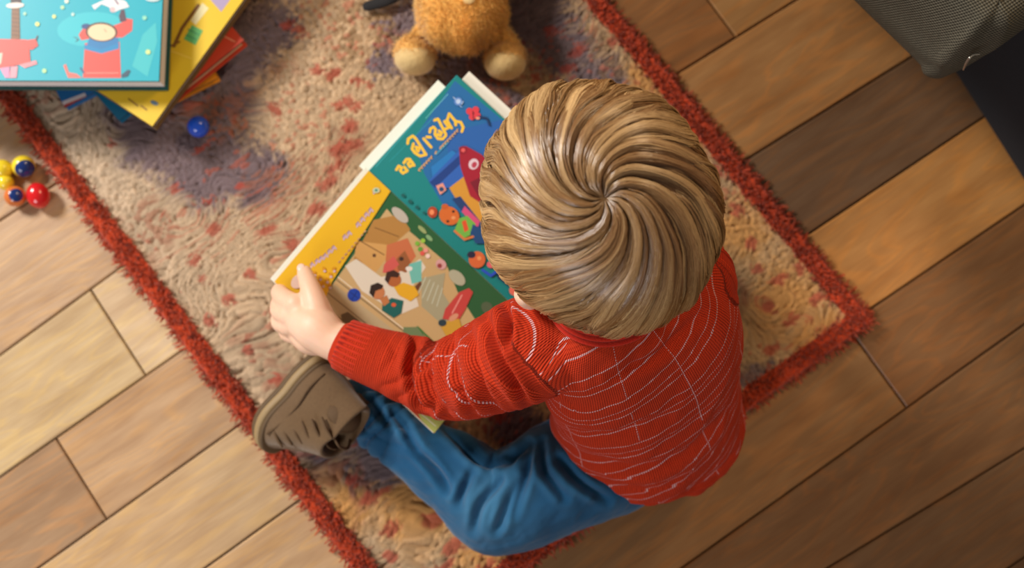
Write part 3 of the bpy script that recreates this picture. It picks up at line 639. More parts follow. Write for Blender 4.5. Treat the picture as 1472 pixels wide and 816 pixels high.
PADM = plain('cream_plush', (222,190,130), .85, 300, .12, .5, .001, Sheen_Weight=.3)
BLK = plain('black_plastic', (14,12,14), .3, 60, .1, 0)
teddy()
sv, sf = tube([P(528,9,.020), P(545,4,.022), P(562,-3,.024), P(580,-14,.023), P(600,-30,.022)], [.0065,.0075,.0085,.008,.007], 16, 6, .45)
o = mesh('strap', sv, sf, plain('black_webbing', (16,14,18), .8, 700, .3, .5, .0006)); tag(o, 'black fabric strap end lying on the rug left of the teddy bear', 'strap')
# ================================================================== SOFA
def sofa():
    A = P(1368,118,.30); root = empty('sofa', P(1450,60,0), 'grey green tweed upholstered sofa corner with a dark lower base', 'sofa')
    # cushion: rounded slab whose corner points at the rug
    zt, zb = .37, .22
    c = P(1380,110,(zt+zb)/2); d1 = unit((P(1242,-5,.3)-P(1345,102,.3))*[1,1,0]); d2 = unit((P(1472,40,.3)-P(1385,106,.3))*[1,1,0])
    def sq(n, r0, soft):
        V = []; 
        return V
    def pillow(c, d1, d2, l1, l2, z0, z1, r, nu=150, nw=90):
        # section profile around the side, following a rounded corner outline
        out = []
        R = r; inset = c+(d1+d2)*0
        cosang = d1@d2; half = math.acos(cosang)/2; bis = unit(d1+d2); cc = c+bis*(R/math.sin(half)); t = R/math.tan(half)
        p1 = c+d1*t; p2 = c+d2*t; path = []
        for k in range(60): path.append((p1+d1*l1*(1-k/60), unit(p1-cc)))
        a0 = unit(p1-cc); a1 = unit(p2-cc); 
        for k in range(31):
            q = unit(a0*(1-k/30)+a1*(k/30)); path.append((cc+q*R, q))
        for k in range(1,61): path.append((p2+d2*l2*k/60, unit(p2-cc)))
        h = (z1-z0)/2; zm = (z0+z1)/2; rows = []
        prof = [(-0.03-.0,-1.0)]
        prof = [(math.cos(a)**.55*.036-.036 if math.cos(a) > 0 else -.036, math.sin(a)) for a in np.linspace(-PI/2, PI/2, 44)]
        prof = [(-.30,-1),(-.12,-1)]+prof+[(-.06,1.03),(-.10,1.05),(-.14,1.06),(-.2,1.07),(-.3,1.08)]
        V = []
        for i, (p, q) in enumerate(path):
            for dx, dz in prof:
                tgt = p+q*dx if dx > -.05 else p+q*-.05+(cc+bis*.22-p)*min((-.05-dx)/.25,1)*1.0
                w = .004*math.sin(i*.21+dz*2)*math.exp(-((i-75)/20)**2)+(vnoise(np.array([i*.12]), np.array([dz*3.0]), 5)[0]-.5)*.006
                V.append(np.append((tgt+q*w)[:2], zm+h*dz))
        m = len(prof); F = [(i*m+j, i*m+j+1, (i+1)*m+j+1, (i+1)*m+j) for i in range(len(path)-1) for j in range(m-1)]
        return np.array(V), F
    V, F = pillow(c, d1, d2, .62, .62, zb, zt, .035)
    t = NT('grey_tweed'); tc = t.obj(); s = 2*PI/.0042
    mp = t.n('ShaderNodeMapping'); t.l(tc, mp.inputs[0]); mp.inputs['Rotation'].default_value = (0,0,math.radians(12)); sx = t.n('ShaderNodeSeparateXYZ'); t.l(mp.outputs[0], sx.inputs[0])
    X = t.math('ADD', sx.outputs[0], t.math('MULTIPLY', sx.outputs[2], .35)); Yy = t.math('ADD', sx.outputs[1], t.math('MULTIPLY', sx.outputs[2], .9))
    a = t.math('SINE', t.math('MULTIPLY', X, s)); b_ = t.math('SINE', t.math('MULTIPLY', Yy, s)); wv = t.math('MULTIPLY_ADD', t.math('MULTIPLY', a, b_), .5, .5)
    nz = t.noise(260, 3, .6, tc); h = t.math('MULTIPLY', wv, t.math('MULTIPLY_ADD', nz.outputs[0], .8, .5))
    t.set(Base_Color=t.mix(h, lin((32,30,24)), lin((120,114,98))), Roughness=.9); t.b.inputs['Specular IOR Level'].default_value = .2; t.bump(h, .8, .0016)
    rebase(mesh('seat_cushion', V, F, t.m), root)
    V, F = tube([c+d1*.30+np.array([0,0,-.01]), c+d1*.12+unit(d1+d2)*.0, c+unit(d1+d2)*.012, c+d2*.12, c+d2*.3], [.0022]*5, 8, 12) if False else tube([P(1385,100,.312), P(1389,91,.322), P(1394,83,.330)], [.0009,.0013,.0015], 10)
    z = rebase(mesh('zip_pull', V, F, plain('steel', (190,186,176), .3, 60, .05, 0, Metallic=.9)), root)
    V, F = tube([P(1394,83,.330), P(1400,79,.330), P(1408,78,.330)], [.0010,.0008,.0006], 8); rebase(mesh('zip_slider', V, F, z.data.materials[0]), root)
    # lower block
    c2 = P(1378,112,.17); e1 = unit((P(1472,250,.012)-P(1386,115,.012))*[1,1,0]); e2 = unit(np.array([-e1[1], e1[0], 0])); e2 = e2 if e2[0] > 0 else -e2
    c2 = P(1366,108,.012)-e1*.37
    bm = bmesh.new(); q = [c2, c2+e1*.97, c2+e1*.97+e2*.5, c2+e2*.5]; lo = [bm.verts.new((*p[:2],.012)) for p in q]; hi = [bm.verts.new((*p[:2],.224)) for p in q]
    bm.faces.new(lo[::-1]); bm.faces.new(hi); [bm.faces.new((lo[i],lo[(i+1)%4],hi[(i+1)%4],hi[i])) for i in range(4)]
    bmesh.ops.recalc_face_normals(bm, faces=bm.faces); bmesh.ops.bevel(bm, geom=list(bm.edges), offset=.02, segments=6, affect='EDGES', profile=.5)
    bm.verts.index_update(); V = np.array([v.co[:] for v in bm.verts]); F = [tuple(v.index for v in f.verts) for f in bm.faces]; bm.free()
    rebase(mesh('base', V, F, plain('dark_wool', (26,29,36), .95, 400, .35, .6, .001)), root)
    for k in ((.05,.06),(.90,.06),(.05,.44),(.90,.44)):
        p = c2+e1*k[0]+e2*k[1]; V, F = tube([np.append(p[:2],.003), np.append(p[:2],.02)], [.014,.016], 16); rebase(mesh('foot', V, F, BLK), root)
sofa()
# ================================================================== CHILD
def child():
    root = empty('person', P(930,600)*[1,1,0]+np.array([0,0,.012]), 'young child with blond hair in a red sweater and blue trousers, sitting and reading', 'person')
    HB = np.array([0,0,0.])
    # ---------- joints
    pel = P(942,612,.085); c1 = P(925,540,.20); c2 = P(905,478,.30); c3 = P(888,430,.365); nk = P(872,396,.405); Hc = P(865,303,.455)
    shR = unit(np.array([.93,.36,0]))                     # towards the child's right shoulder
    lS = P(775,495,.330); lE = P(640,545,.205); lW = P(478,489,.188)
    rS = P(982,414,.312); rE = P(938,322,.242); rW = P(872,285,.208)
    lH = P(880,652,.080); lK = P(716,724,.082); lA = P(522,588,.056)
    rH = P(985,560,.080); rK = P(900,350,.070); rA = P(730,345,.050)
    eye_dir = unit(EYE-Hc)
    A = unit(eye_dir+np.array([.01,.05,0])*.6)
    E1 = unit(RC@np.array([1,0,0.])-A*((RC@np.array([1,0,0.]))@A)); E2 = np.cross(A, E1)
    fa = math.radians(138); Fd = unit(E1*math.cos(fa)+E2*math.sin(fa)-A*.12); Ud = unit(A-Fd*(A@Fd)); Ld = unit(np.cross(Ud, Fd))    # face, crown, child's left
    # ---------- body: one skin
    body = []
    hd = lambda f, l, u: Hc+Fd*f+Ld*l+Ud*u
    body += [ellipsoid(Hc, (Fd,Ld,Ud), (.090,.079,.086)), ellipsoid(hd(.034,0,-.048), (Fd,Ld,Ud), (.054,.056,.054)), ellipsoid(hd(.054,0,-.078), (Fd,Ld,Ud), (.024,.024,.020)),
             ellipsoid(hd(.050,.030,-.042), (Fd,Ld,Ud), (.032,.028,.030)), ellipsoid(hd(.050,-.030,-.042), (Fd,Ld,Ud), (.032,.028,.030)),
             tube([hd(.086,0,-.012), hd(.094,0,-.030)], [.006,.0095], 14), ellipsoid(hd(.091,.007,-.033), (Fd,Ld,Ud), (.006,.006,.005)), ellipsoid(hd(.091,-.007,-.033), (Fd,Ld,Ud), (.006,.006,.005)),
             tube([hd(.078,-.013,-.054), hd(.084,0,-.056), hd(.078,.013,-.054)], [.003,.0048,.003], 12), tube([hd(.076,-.011,-.060), hd(.082,0,-.062), hd(.076,.011,-.060)], [.003,.0052,.003], 12)]
    body += [ellipsoid(P(756,429,.395), (Fd,Ld,Ud), (.012,.008,.018)), tube([P(760,424,.396), hd(.01,.05,-.04)], [.011,.02], 14)]
    for s in (-1, 1):   # ears
        body += [tube([hd(-.004,s*.077,-.048), hd(-.010,s*.083,-.030), hd(-.008,s*.086,-.012), hd(.006,s*.083,-.008), hd(.010,s*.078,-.022)], [.006,.0055,.005,.005,.004], 12), ellipsoid(hd(0,s*.077,-.028), (Fd,Ld,Ud), (.010,.005,.017))]
    body += [tube([c3, nk, hd(-.012,0,-.055)], [.040,.034,.036]), tube([pel, c1, c2, c3], [.085,.078,.075,.050], flat=.8, up=np.cross(shR, unit(c3-pel))),
             tube([c3-shR*.0, lS, lE, (lE+lW)/2, lW], [.035,.032,.026,.025,.0205]), tube([c3, rS, rE, (rE+rW)/2, rW], [.035,.032,.026,.025,.0205]),
             tube([pel, lH, (lH+lK)/2, lK, (lK+lA)/2, lA], [.05,.050,.042,.032,.026,.017]), tube([pel, rH, (rH+rK)/2, rK, (rK+rA)/2, rA], [.05,.048,.040,.032,.026,.018])]
    # feet inside the shoes are added with the shoes
    # left hand
    def pts(L): return [P(*q) for q in L]
    wr = lW
    kn = pts([(426,438,.178),(417,453,.170),(416,468,.160),(426,482,.150)])
    body += [tube([wr+(wr-lE)*-.1, wr, P(458,474,.184), P(441,464,.177)], [.0215,.0212,.0245,.0215], 20)]
    body += [tube([P(462,478,.180), P(442,461,.175), k], [.019,.0195,r], 16) for k, r in zip(kn, (.0128,.0128,.0122,.0112))]
    body += [tube([P(468,488,.172), P(446,486,.163), P(428,476,.155)], [.017,.018,.013], 16)]
    fin = [[kn[0], P(411,430,.166), P(402,420,.147), P(412,413,.1305), P(430,408,.1260)],
           [kn[1], P(403,447,.157), P(403,434,.1395), P(414,427,.1265), P(432,422,.1230)],
           [kn[2], P(403,463,.146), P(405,450,.132), P(416,443,.1265), P(436,438,.1250)],
           [kn[3], P(413,478,.136), P(413,466,.1255), P(424,459,.1215), P(440,455,.1205)]]
    for f_, rr in zip(fin, (1,1,.96,.88)): body += [tube(f_, [.0115*rr,.0108*rr,.0098*rr,.0088*rr,.0078*rr], 14)]
    body += [tube([P(464,466,.182), P(455,440,.184), P(446,414,.178), P(438,392,.1655)], [.0165,.0140,.0112,.0086], 16)]
    # right hand, holding the far edge of the teal page
    rwv = rW
    kb = [P(846,260,.184), P(843,247,.182), P(841,235,.178), P(842,225,.172)]
    body += [tube([rW, P(855,262,.180), k], [.0205,.019,.0112], 16) for k in kb]
    for k, (dx, dy) in zip(kb, ((-14,0),(-15,-1),(-15,-2),(-13,-2))):
        q = project(k); body += [tube([k, P(q[0]+dx*.2,q[1]+dy,.162), P(q[0]+dx*1.2,q[1]+dy,.143), P(q[0]+dx*2.4,q[1]+dy,.138)], [.0098,.0090,.0082,.0072], 14)]
    body += [tube([P(862,284,.185), P(838,292,.196), P(812,286,.195), P(800,276,.1895)], [.013,.0115,.0095,.0076], 14)]
    # ---------- shoes (local: x heel to toe, y width, z up from the sole)
    SH_ = []
    def shoe(name, M, lab=None):
        def tr(V): return (np.asarray(V)*[.90,.93,1.16])@M[0]+M[1]
        so = bpy.data.objects.new(name, None); COL.objects.link(so); so.location = tuple(M[1]); so.parent = root; SH_.append(so); so.matrix_parent_inverse = Matrix.Translation(root.location).inverted()
        def add(n, V, F, m): 
            o = mesh(n, tr(np.asarray(V)), F, m, so); o.matrix_parent_inverse = Matrix.Translation(Vector(M[1])).inverted(); return o
        def outline(k, g=0):
            a = 2*PI*k; c, s = math.cos(a), math.sin(a); x = .070*np.sign(c)*abs(c)**.86; wdt = .0275+.006*(1/(1+math.exp(-x*70)))-.0035*math.exp(-((x+.004)/.02)**2)
            return np.array([x*(1+g/.07), wdt*np.sign(s)*abs(s)**.82*(1+g/.031)])
        def lathe(levels, n=72):
            V = []; 
            for z, g, dz in levels:
                for k in range(n):
                    o = outline(k/n, g); V.append((o[0], o[1], z+dz*max(0,(o[0]-.03)/.04)**2))
            m = len(levels); F = [(i*n+k, i*n+(k+1)%n, (i+1)*n+(k+1)%n, (i+1)*n+k) for i in range(m-1) for k in range(n)]; F += [tuple(range(n))[::-1], tuple(range((m-1)*n, m*n))]
            return V, F
        add('outsole', *lathe([(0,-.002,.006),(.001,.0022,.006),(.0055,.0026,.006),(.0065,.001,.006)]), SOLE)
        add('midsole', *lathe([(.0066,.0026,.006),(.0080,.0038,.006),(.013,.0038,.006),(.0148,.002,.006),(.0152,-.002,.006)]), MID)
        add('welt', *lathe([(.0153,.0010,.006),(.0165,.0022,.006),(.0190,.0018,.006),(.0200,-.001,.006)]), SOLE)
        # upper
        n = 72; rows = 22; V = []
        for i in range(rows+1):
            t = i/rows; z = .017+t*.070
            for k in range(n):
                o = outline(k/n, -.0005); x, y = o; xc = -.030
                front = 1-t*1.0; sx = 1-.60*t**1.1 if x > 0 else 1-.16*t
                roundt = (1-.28*t**1.6)
                X = xc+(x-xc)*(1-.52*t**.75 if x > xc else 1-.08*t); Yv = y*roundt
                bul = .003*math.sin(PI*min(t*1.6,1)); Z = z
                if x > .0: Z = .017+(z-.017)*(1-.10*max(0,x/.07))
                V.append((X+bul*np.sign(x)*.5, Yv+bul*np.sign(y)*.8, Z+.004*max(0,(x-.03)/.04)**2))
        F = [(i*n+k, i*n+(k+1)%n, (i+1)*n+(k+1)%n, (i+1)*n+k) for i in range(rows) for k in range(n)]
        # rolled collar going inwards
        top = V[rows*n:]; cx = np.mean(top, axis=0)
        for g, dz in ((.93,.002),(.84,-.001),(.80,-.02)):
            for q in top: V.append(tuple(cx+(np.array(q)-cx)*np.array([g,g,1])+np.array([0,0,dz])))
        F += [((rows+j)*n+k, (rows+j)*n+(k+1)%n, (rows+1+j)*n+(k+1)%n, (rows+1+j)*n+k) for j in range(3) for k in range(n)]
        up_ = add('upper', V, F, SUEDE)
        # laces and eyelets across the instep, stitched edge around the quarter
        for j in range(5):
            x = .030-j*.011; z = .045+j*.0105; L, G = tube([(x-.004,-.020,z-.006),(x+.004,-.010,z+.005),(x+.006,0,z+.0065),(x+.004,.010,z+.005),(x-.004,.020,z-.006)], [.0017]*5, 8)
            add('lace', L, G, LACE)
        for s in (-1,1):
            for j in range(6):
                x = .034-j*.0115; z = .034+j*.008; L, G = tube([(x,s*.0275,z-.006),(x+.005,s*.0262,z+.004),(x+.009,s*.021,z+.012)], [.0016,.0021,.0014], 8); add('lace_tab', L, G, LACE)
            L, G = tube([(.045,s*.028,.026),(.020,s*.0305,.034),(-.010,s*.029,.036),(-.036,s*.029,.034),(-.060,s*.020,.032)], [.0012]*5, 8); add('seam', L, G, LACE)
    SOLE = plain('dark_rubber', (98,76,50), .7, 300, .15, .3, .0008); MID = plain('tan_rubber', (158,132,92), .6, 300, .12, .2, .0006)
    SUEDE = plain('brown_suede', (104,78,48), .92, 350, .25, .5, .001, Sheen_Weight=.4); LACE = plain('brown_lace', (92,68,42), .8, 700, .2, .4, .0006)
    # left shoe lies on its outer side, sole to the left
    toe = P(376,624,.040); heel = P(463,510,.062); X = unit(toe-heel); hz = unit(np.array([-X[1], X[0], 0])); hz = hz if hz[0] < 0 else -hz
    Zs = -unit(hz*.86-np.array([0,0,.50])); Zs = unit(Zs-X*(Zs@X)); Yx = np.cross(Zs, X); ctr = (heel+toe)/2
    lo = min((np.array([x,y,0.])@np.array([X,Yx,Zs]))[2] for x in (-.07,.07) for y in (-.035,.035)); ctr[2] = .021-lo
    shoe('shoe', (np.array([X,Yx,Zs]), ctr))
    ank = ctr+X*-.030+Zs*.080; body.append(tube([lA, ank], [.017,.015])); rebase(mesh('sock', *tube([lA+(lK-lA)*.08, lA, ank, ctr-X*.026+Zs*.078], [.021,.0225,.021,.015], 24), LACE), root)
    hl2 = P(690,385,.05); X2 = unit(np.array([-.35,.9,.10])); Zs2 = -unit(np.array([-.8,-.3,-.45])); Zs2 = unit(Zs2-X2*(Zs2@X2)); Y2 = np.cross(Zs2, X2); ct2 = P(640,320,.055)
    lo = min((np.array([x,y,0.])@np.array([X2,Y2,Zs2]))[2] for x in (-.07,.07) for y in (-.035,.035)); ct2[2] = .021-lo
    shoe('shoe', (np.array([X2,Y2,Zs2]), ct2)); a2 = ct2+X2*-.028+Zs2*.075; body.append(tube([rA, a2], [.017,.015])); rebase(mesh('sock', *tube([rA+(rK-rA)*.08, rA, a2, ct2-X2*.026+Zs2*.078], [.021,.0225,.021,.015], 24), LACE), root)
    # ---------- skin
    V, N, F = fuse(body, .0018, 5); V[:,2] = np.maximum(V[:,2], .024)
    t = NT('skin'); nz = t.noise(26, 3, .5, t.obj()); fz = t.noise(900, 2, .6, t.obj())
    t.set(Base_Color=t.mix(nz.outputs[0], lin((236,190,160)), lin((246,208,184))), Roughness=.5, Subsurface_Weight=.25, Subsurface_Scale=.006)
    t.b.inputs['Subsurface Radius'].default_value = (1,.35,.2); t.bump(fz.outputs[0], .1, .0003)
    rebase(mesh('body', V, F, t.m), root)
    nail = plain('nail', (244,206,190), .3, 80, .04, 0)
    tp, tq = P(436,391,.1655), P(443,412,.177); dd = unit(tp-tq); nn = unit(np.array([-.1,.25,1])-dd*(np.array([-.1,.25,1])@dd))
    rebase(mesh('thumbnail', *ellipsoid(tp+nn*.0062+dd*.002, (dd, np.cross(nn,dd), nn), (.0056,.0046,.0014), 16, 8), nail), root)
    EW = plain('eye_white', (240,238,234), .15, 50, .02, 0); EI = plain('iris', (60,90,120), .1, 50, .2, 0)
    lip = plain('brow_hair', (150,116,74), .7, 300, .2, 0)
    for s in (-1,1):
        e = rebase(mesh('eye', *ellipsoid(hd(.0755,s*.0275,-.012), (Fd,Ld,Ud), (.0105,.0105,.0095), 20, 14), EW), root)
        i = mesh('iris', *ellipsoid(hd(.0835,s*.0272,-.0135), (Fd,Ld,Ud), (.0034,.0048,.0048), 16, 10), EI, e); i.matrix_parent_inverse = e.matrix_parent_inverse@Matrix.Identity(4); i.matrix_parent_inverse = Matrix.Identity(4)
        rebase(mesh('eyebrow', *tube([hd(.083,s*.016,.006), hd(.084,s*.028,.009), hd(.077,s*.040,.005)], [.0014,.002,.001], 8), lip), root)
    # ---------- sweater
    up = np.cross(shR, unit(c3-pel)); up = -up if up[1] < 0 else up     # front of the chest
    Bk = -unit(up)
    def ring_loft(R):
        """rings: centre, half width, half depth (front, back)"""
        n = 64; V = []
        D = np.array([np.concatenate([c, [a, f, b]]) for c, a, f, b in R]); D = catmull(D, 10)
        for q in D:
            c, a, f_, b_ = q[:3], *q[3:]
            for k in range(n):
                an = 2*PI*k/n; s, c_ = math.sin(an), math.cos(an); V.append(c+shR*a*np.sign(c_)*abs(c_)**.9+Bk*(b_ if s > 0 else f_)*np.sign(s)*abs(s)**.92)
        m = len(D); F = [(i*n+k, i*n+(k+1)%n, (i+1)*n+(k+1)%n, (i+1)*n+k) for i in range(m-1) for k in range(n)]; F += [tuple(range(n))[::-1], tuple(range((m-1)*n, m*n))]
        return np.array(V), F
    tor = ring_loft([(P(938,614,.034), .090, .07, .080), (P(938,615,.06), .099, .08, .092), (P(930,582,.13), .104, .08, .092), (P(922,538,.20), .101, .078, .085), (P(916,493,.27), .104, .072, .078), (P(906,459,.325), .100, .062, .068), (P(888,437,.362), .078, .048, .054), (P(880,420,.385), .050, .042, .044)])
    la = [lS+shR*.045, lS, P(716,522,.275), lE, P(560,520,.192), P(508,502,.189)]; lr = [.046,.0500,.0475,.0410,.0335,.0290]
    ra = [rS-shR*.045, rS, (rS+rE)/2, rE, (rE+rW)/2, rW+(rE-rW)*.18]; rr = [.046,.0500,.045,.042,.036,.030]
    V, N, F = fuse([tor, tube(la, lr, 32, 8), tube(ra, rr, 32, 8)], .0021, 8)
    spine = np.array([P(955,620,.03), P(940,585,.13), P(925,540,.20), P(912,495,.27), P(900,462,.325), P(888,437,.362), P(872,400,.42)])
    LA = catmull(la, 6); RA = catmull(ra, 6)
    def coords(V):
        dt, st, ft, tt = seg_dist(V, spine); dl, sl, fl, tl = seg_dist(V, LA); dr, sr, fr, t_r = seg_dist(V, RA)
        rl = np.interp(sl, np.linspace(0, 1, len(lr))*sl.max(), lr); r_r = np.interp(sr, np.linspace(0,1,len(rr))*max(sr.max(),1e-6), rr)
        xs = (V-ft)@shR; ys = (V-ft)@Bk; qt = np.hypot(xs/.098, ys/np.where(ys > 0, .08, .075))
        ang = np.arctan2(xs, ys)                         # 0 = middle of the back
        ql = dl/rl; qr = dr/r_r; sleeveL = (ql < qt*1.02-.0) & (sl > .035); sleeveR = (qr < qt*1.02) & (sr > .035) & ~sleeveL
        def a_of(foot, tan): 
            u = np.cross(tan, np.array([0,0,1.])); u /= np.linalg.norm(u, axis=1)[:,None]+1e-9; w_ = np.cross(u, tan); d = V-foot
            return np.arctan2((d*u).sum(1), (d*w_).sum(1))     # 0 = upper side of the sleeve
        return dt, st, ang, sl, a_of(fl, tl), sr, a_of(fr, t_r), sleeveL, sleeveR, tl
    spine = catmull(spine, 5)
    dt, st, ang, sl, al, sr, ar, SL, SR, tl = coords(V)
    # folds
    disp = np.zeros(len(V)); pxy = project(V); X_, Y_ = pxy
    w = np.where(SL, np.clip((sl-.045)/.03, 0, 1)*np.clip((np.nanmax(sl)-.035-sl)/.02, 0, 1), 0)
    ph = sl/.0245+.55*np.sin(al*1.0+.6)+.35*np.sin(al*2.3+sl*30)+1.3*fbm(sl*16, al*1.2, 5)
    rid = np.abs(np.sin(ph*PI))**.75
    disp += w*(rid-.62)*.005*(.55+.6*np.exp(-((sl-.17)/.07)**2))*(.65+.35*np.cos(al-.3))
    w = np.where(SR, np.clip((sr-.045)/.03, 0, 1), 0); disp += w*((1-np.abs(np.sin((sr/.022+.6*np.sin(ar))*PI)))-.4)*.006
    # back: soft diagonal folds sinking from the shoulders to the left hip, more at the waist
    T_ = ~(SL | SR); f1 = fbm(ang*1.1+st*2, st*17-ang*1.6, 15); f2 = fbm(ang*2.0-st*3+9, st*30+ang*1.2, 19)
    disp += np.where(T_, (f1-.5)*.012+(f2-.5)*.007*np.clip((.22-st)/.1, 0, 1), 0)
    lf = np.exp(-((st-.05)/.03)**2); disp += np.where(T_, lf*((1-np.abs(np.sin(st/.018*PI+ang*1.5)))-.4)*.004, 0)
    disp += folds(V, N, [[(628,487),(618,527),(625,568),(648,600)],[(651,484),(651,527),(669,568),(684,598)],[(676,470),(684,522),(699,568),(722,592)],[(598,490),(590,533),(607,578),(620,590)],[(699,455),(720,517),(750,568),(768,590)],[(725,432),(731,465),(727,500)]], .0085, 5.5, .55)
    disp += folds(V, N, [[(637,655-50),(637,656-50)]], 0, 5) if False else 0
    disp += folds(V, N, [[(815,650),(903,672),(990,645),(1050,590)],[(832,688),(913,704),(990,680)],[(800,610),(880,625),(960,600)],[(770,590),(790,612),(815,640)],[(1010,450),(960,500),(880,540)]], .004, 7, .5)
    # armhole crease of the left sleeve
    seamd = np.abs(sl-.048); disp += np.where(np.abs(sl-.048) < .012, -.0016*np.exp(-(seamd/.004)**2), 0)*(SL | (np.abs(ang) < 3))*(X_ < 830)
    V = V+N*disp[:,None]
    V[:,2] = np.maximum(V[:,2], .0215); st0 = np.where(SL | SR, 1., st); xs_ = V@shR-np.array([P(925,540,.2)@shR]); st = st-.32*xs_-1.4*xs_*np.abs(xs_)
    ku = np.where(SL, al*.040, np.where(SR, ar*.040, ang*.095)); kv = np.where(SL, sl, np.where(SR, sr, st)); part = np.where(SL, 1., np.where(SR, 2., 0.))
    t = NT('red_knit'); U = t.attr('ku').outputs['Fac']; W = t.attr('kv').outputs['Fac']; pt = t.attr('part').outputs['Fac']
    isT = t.math('LESS_THAN', pt, .5); 
    sq = lambda x, per: t.math('SINE', t.math('MULTIPLY', x, 2*PI/per))
    colr = t.math('ABSOLUTE', sq(U, .0050)); rowr = t.math('ABSOLUTE', sq(W, .0044))
    # columns run down the back; on the sleeves the rows read as rings
    wale = t.math('ADD', t.math('MULTIPLY', isT, t.math('MULTIPLY_ADD', colr, .65, t.math('MULTIPLY', rowr, .35))), t.math('MULTIPLY', t.math('SUBTRACT', 1.0, isT), t.math('MULTIPLY_ADD', rowr, .65, t.math('MULTIPLY', colr, .35))))
    def stripe(x, per, off, wd, keep=None):
        m = t.math('ABSOLUTE', t.math('SUBTRACT', t.math('FRACT', t.math('DIVIDE', t.math('ADD', x, off), per)), .5)); return t.math('LESS_THAN', t.math('MULTIPLY', m, per), wd)
    wob = t.noise(9, 2, .5, t.obj()); Ww = t.math('ADD', W, t.math('MULTIPLY', t.math('SUBTRACT', wob.outputs[0], .5), .005))
    hs = stripe(Ww, .0255, .004, .0008); dbl = stripe(Ww, .051, .0064, .0005)
    dots = t.math('GREATER_THAN', sq(U, .0025), -.25); dots2 = t.math('GREATER_THAN', sq(W, .0026), -.1)
    hT = t.math('MULTIPLY', t.math('MAXIMUM', hs, dbl), dots)
    vT = t.math('MULTIPLY', stripe(U, .074, .0015, .0006), dots2); vT = t.math('MULTIPLY', vT, t.math('GREATER_THAN', t.noise(13, 1, .5, t.obj()).outputs[0], .46))
    band = t.math('MULTIPLY', isT, t.math('MAXIMUM', hT, vT)); 
    sW = t.math('MULTIPLY', t.math('MAXIMUM', stripe(t.math('ADD', W, t.math('MULTIPLY', U, .12)), .030, .004, .0008), stripe(U, .3, .13, .0006)), t.math('GREATER_THAN', t.math('SINE', t.math('MULTIPLY', t.math('ADD', U, W), 2*PI/.0028)), -.1))
    sW = t.math('MULTIPLY', sW, t.math('MULTIPLY', t.math('LESS_THAN', W, .215), t.math('GREATER_THAN', W, .085)))
    band = t.math('MULTIPLY', t.math('MAXIMUM', band, t.math('MULTIPLY', sW, t.math('SUBTRACT', 1.0, isT))), t.math('GREATER_THAN', t.attr('low').outputs['Fac'], .06))
    nz = t.noise(420, 3, .6, t.obj()); big = t.noise(14, 2, .5, t.obj())
    red = t.mix(wale, lin((116,12,8)), lin((212,60,30))); red = t.mix(t.math('MULTIPLY', nz.outputs[0], .35), red, lin((226,72,26)))
    t.set(Base_Color=t.mix(t.math('MULTIPLY', band, .66), red, lin((238,214,220))), Roughness=.85, Sheen_Weight=.12); t.b.inputs['Specular IOR Level'].default_value = .12; t.b.inputs['Sheen Weight'].default_value = .03
    t.bump(t.math('ADD', t.math('ADD', wale, t.math('MULTIPLY', nz.outputs[0], .5)), t.math('MULTIPLY', band, .6)), .9, .0011)
    sw = rebase(mesh('sweater', V, F, t.m, attrs={'ku':ku,'kv':kv,'part':part,'low':st0}), root)
    # ribbed bands: cuffs, hem and collar
    RIB = NT('ribbing'); rz = RIB.noise(500, 3, .6, RIB.obj()); rc = RIB.attr('Col').outputs['Color']
    RIB.set(Base_Color=RIB.mix(RIB.math('MULTIPLY', rz.outputs[0], .3), rc, lin((222,70,36))), Roughness=.88, Sheen_Weight=.12); RIB.bump(rz.outputs[0], .8, .001); RIB.b.inputs['Specular IOR Level'].default_value = .2
    def rib_tube(pts, rad, nr, depth=.0014, n=None, flat=1, upv=None, rim=.003):
        n = nr*8; D = catmull(np.column_stack([pts, rad]), 8); C = D[:,:3]; T = np.gradient(C, axis=0); V = []; K = []; prof = []
        prof = [(i, 0) for i in range(len(C))]; prof = [(0,-rim*1.2),(0,-.4*rim)]+prof+[(len(C)-1,-.4*rim),(len(C)-1,-rim*1.2)]
        for i, dr in prof:
            tt_ = unit(T[i]); u = unit((upv if upv is not None else np.array([0,0,1.]))); u = unit(u-tt_*(u@tt_)); s_ = np.cross(tt_, u)
            for k in range(n):
                a = 2*PI*k/n; w_ = .5+.5*math.cos(a*nr); nn2 = .5+.5*math.sin(i*1.9+k*.8*0); r = D[i,3]+dr+depth*(w_**.6)*(1 if dr == 0 else .3)+.0003*nn2
                V.append(C[i]+(s_*math.cos(a)+u*math.sin(a)*flat)*r); K.append(w_)
        m = len(prof); F = [(i*n+k, i*n+(k+1)%n, (i+1)*n+(k+1)%n, (i+1)*n+k) for i in range(m-1) for k in range(n)]
        c = np.array(lin((116,14,10))[:3])*(1-np.array(K))[:,None]+np.array(lin((208,50,24))[:3])*np.array(K)[:,None]
        return np.array(V), F, c
    v, f, c = rib_tube([P(541,513,.190), P(518,505,.1895), P(493,494,.1885)], [.0295,.0285,.0262], 30); q = mesh('cuff', v, f, RIB.m, sw, cols=c); q.matrix_parent_inverse = Matrix.Identity(4)
    v, f, c = rib_tube([rW+(rE-rW)*.34, rW+(rE-rW)*.2, rW+(rE-rW)*.04], [.0295,.028,.0262], 30); q = mesh('cuff', v, f, RIB.m, sw, cols=c); q.matrix_parent_inverse = Matrix.Identity(4)
    sp = unit(c3-pel); 
    n = 70; V = []; K = []    # collar: four stacked ridges around the neck
    prof = [(h_, .0022*abs(math.sin(h_/.0052*PI))) for h_ in np.linspace(-.010,.016,40)]
    cc = P(874,416,.392); 
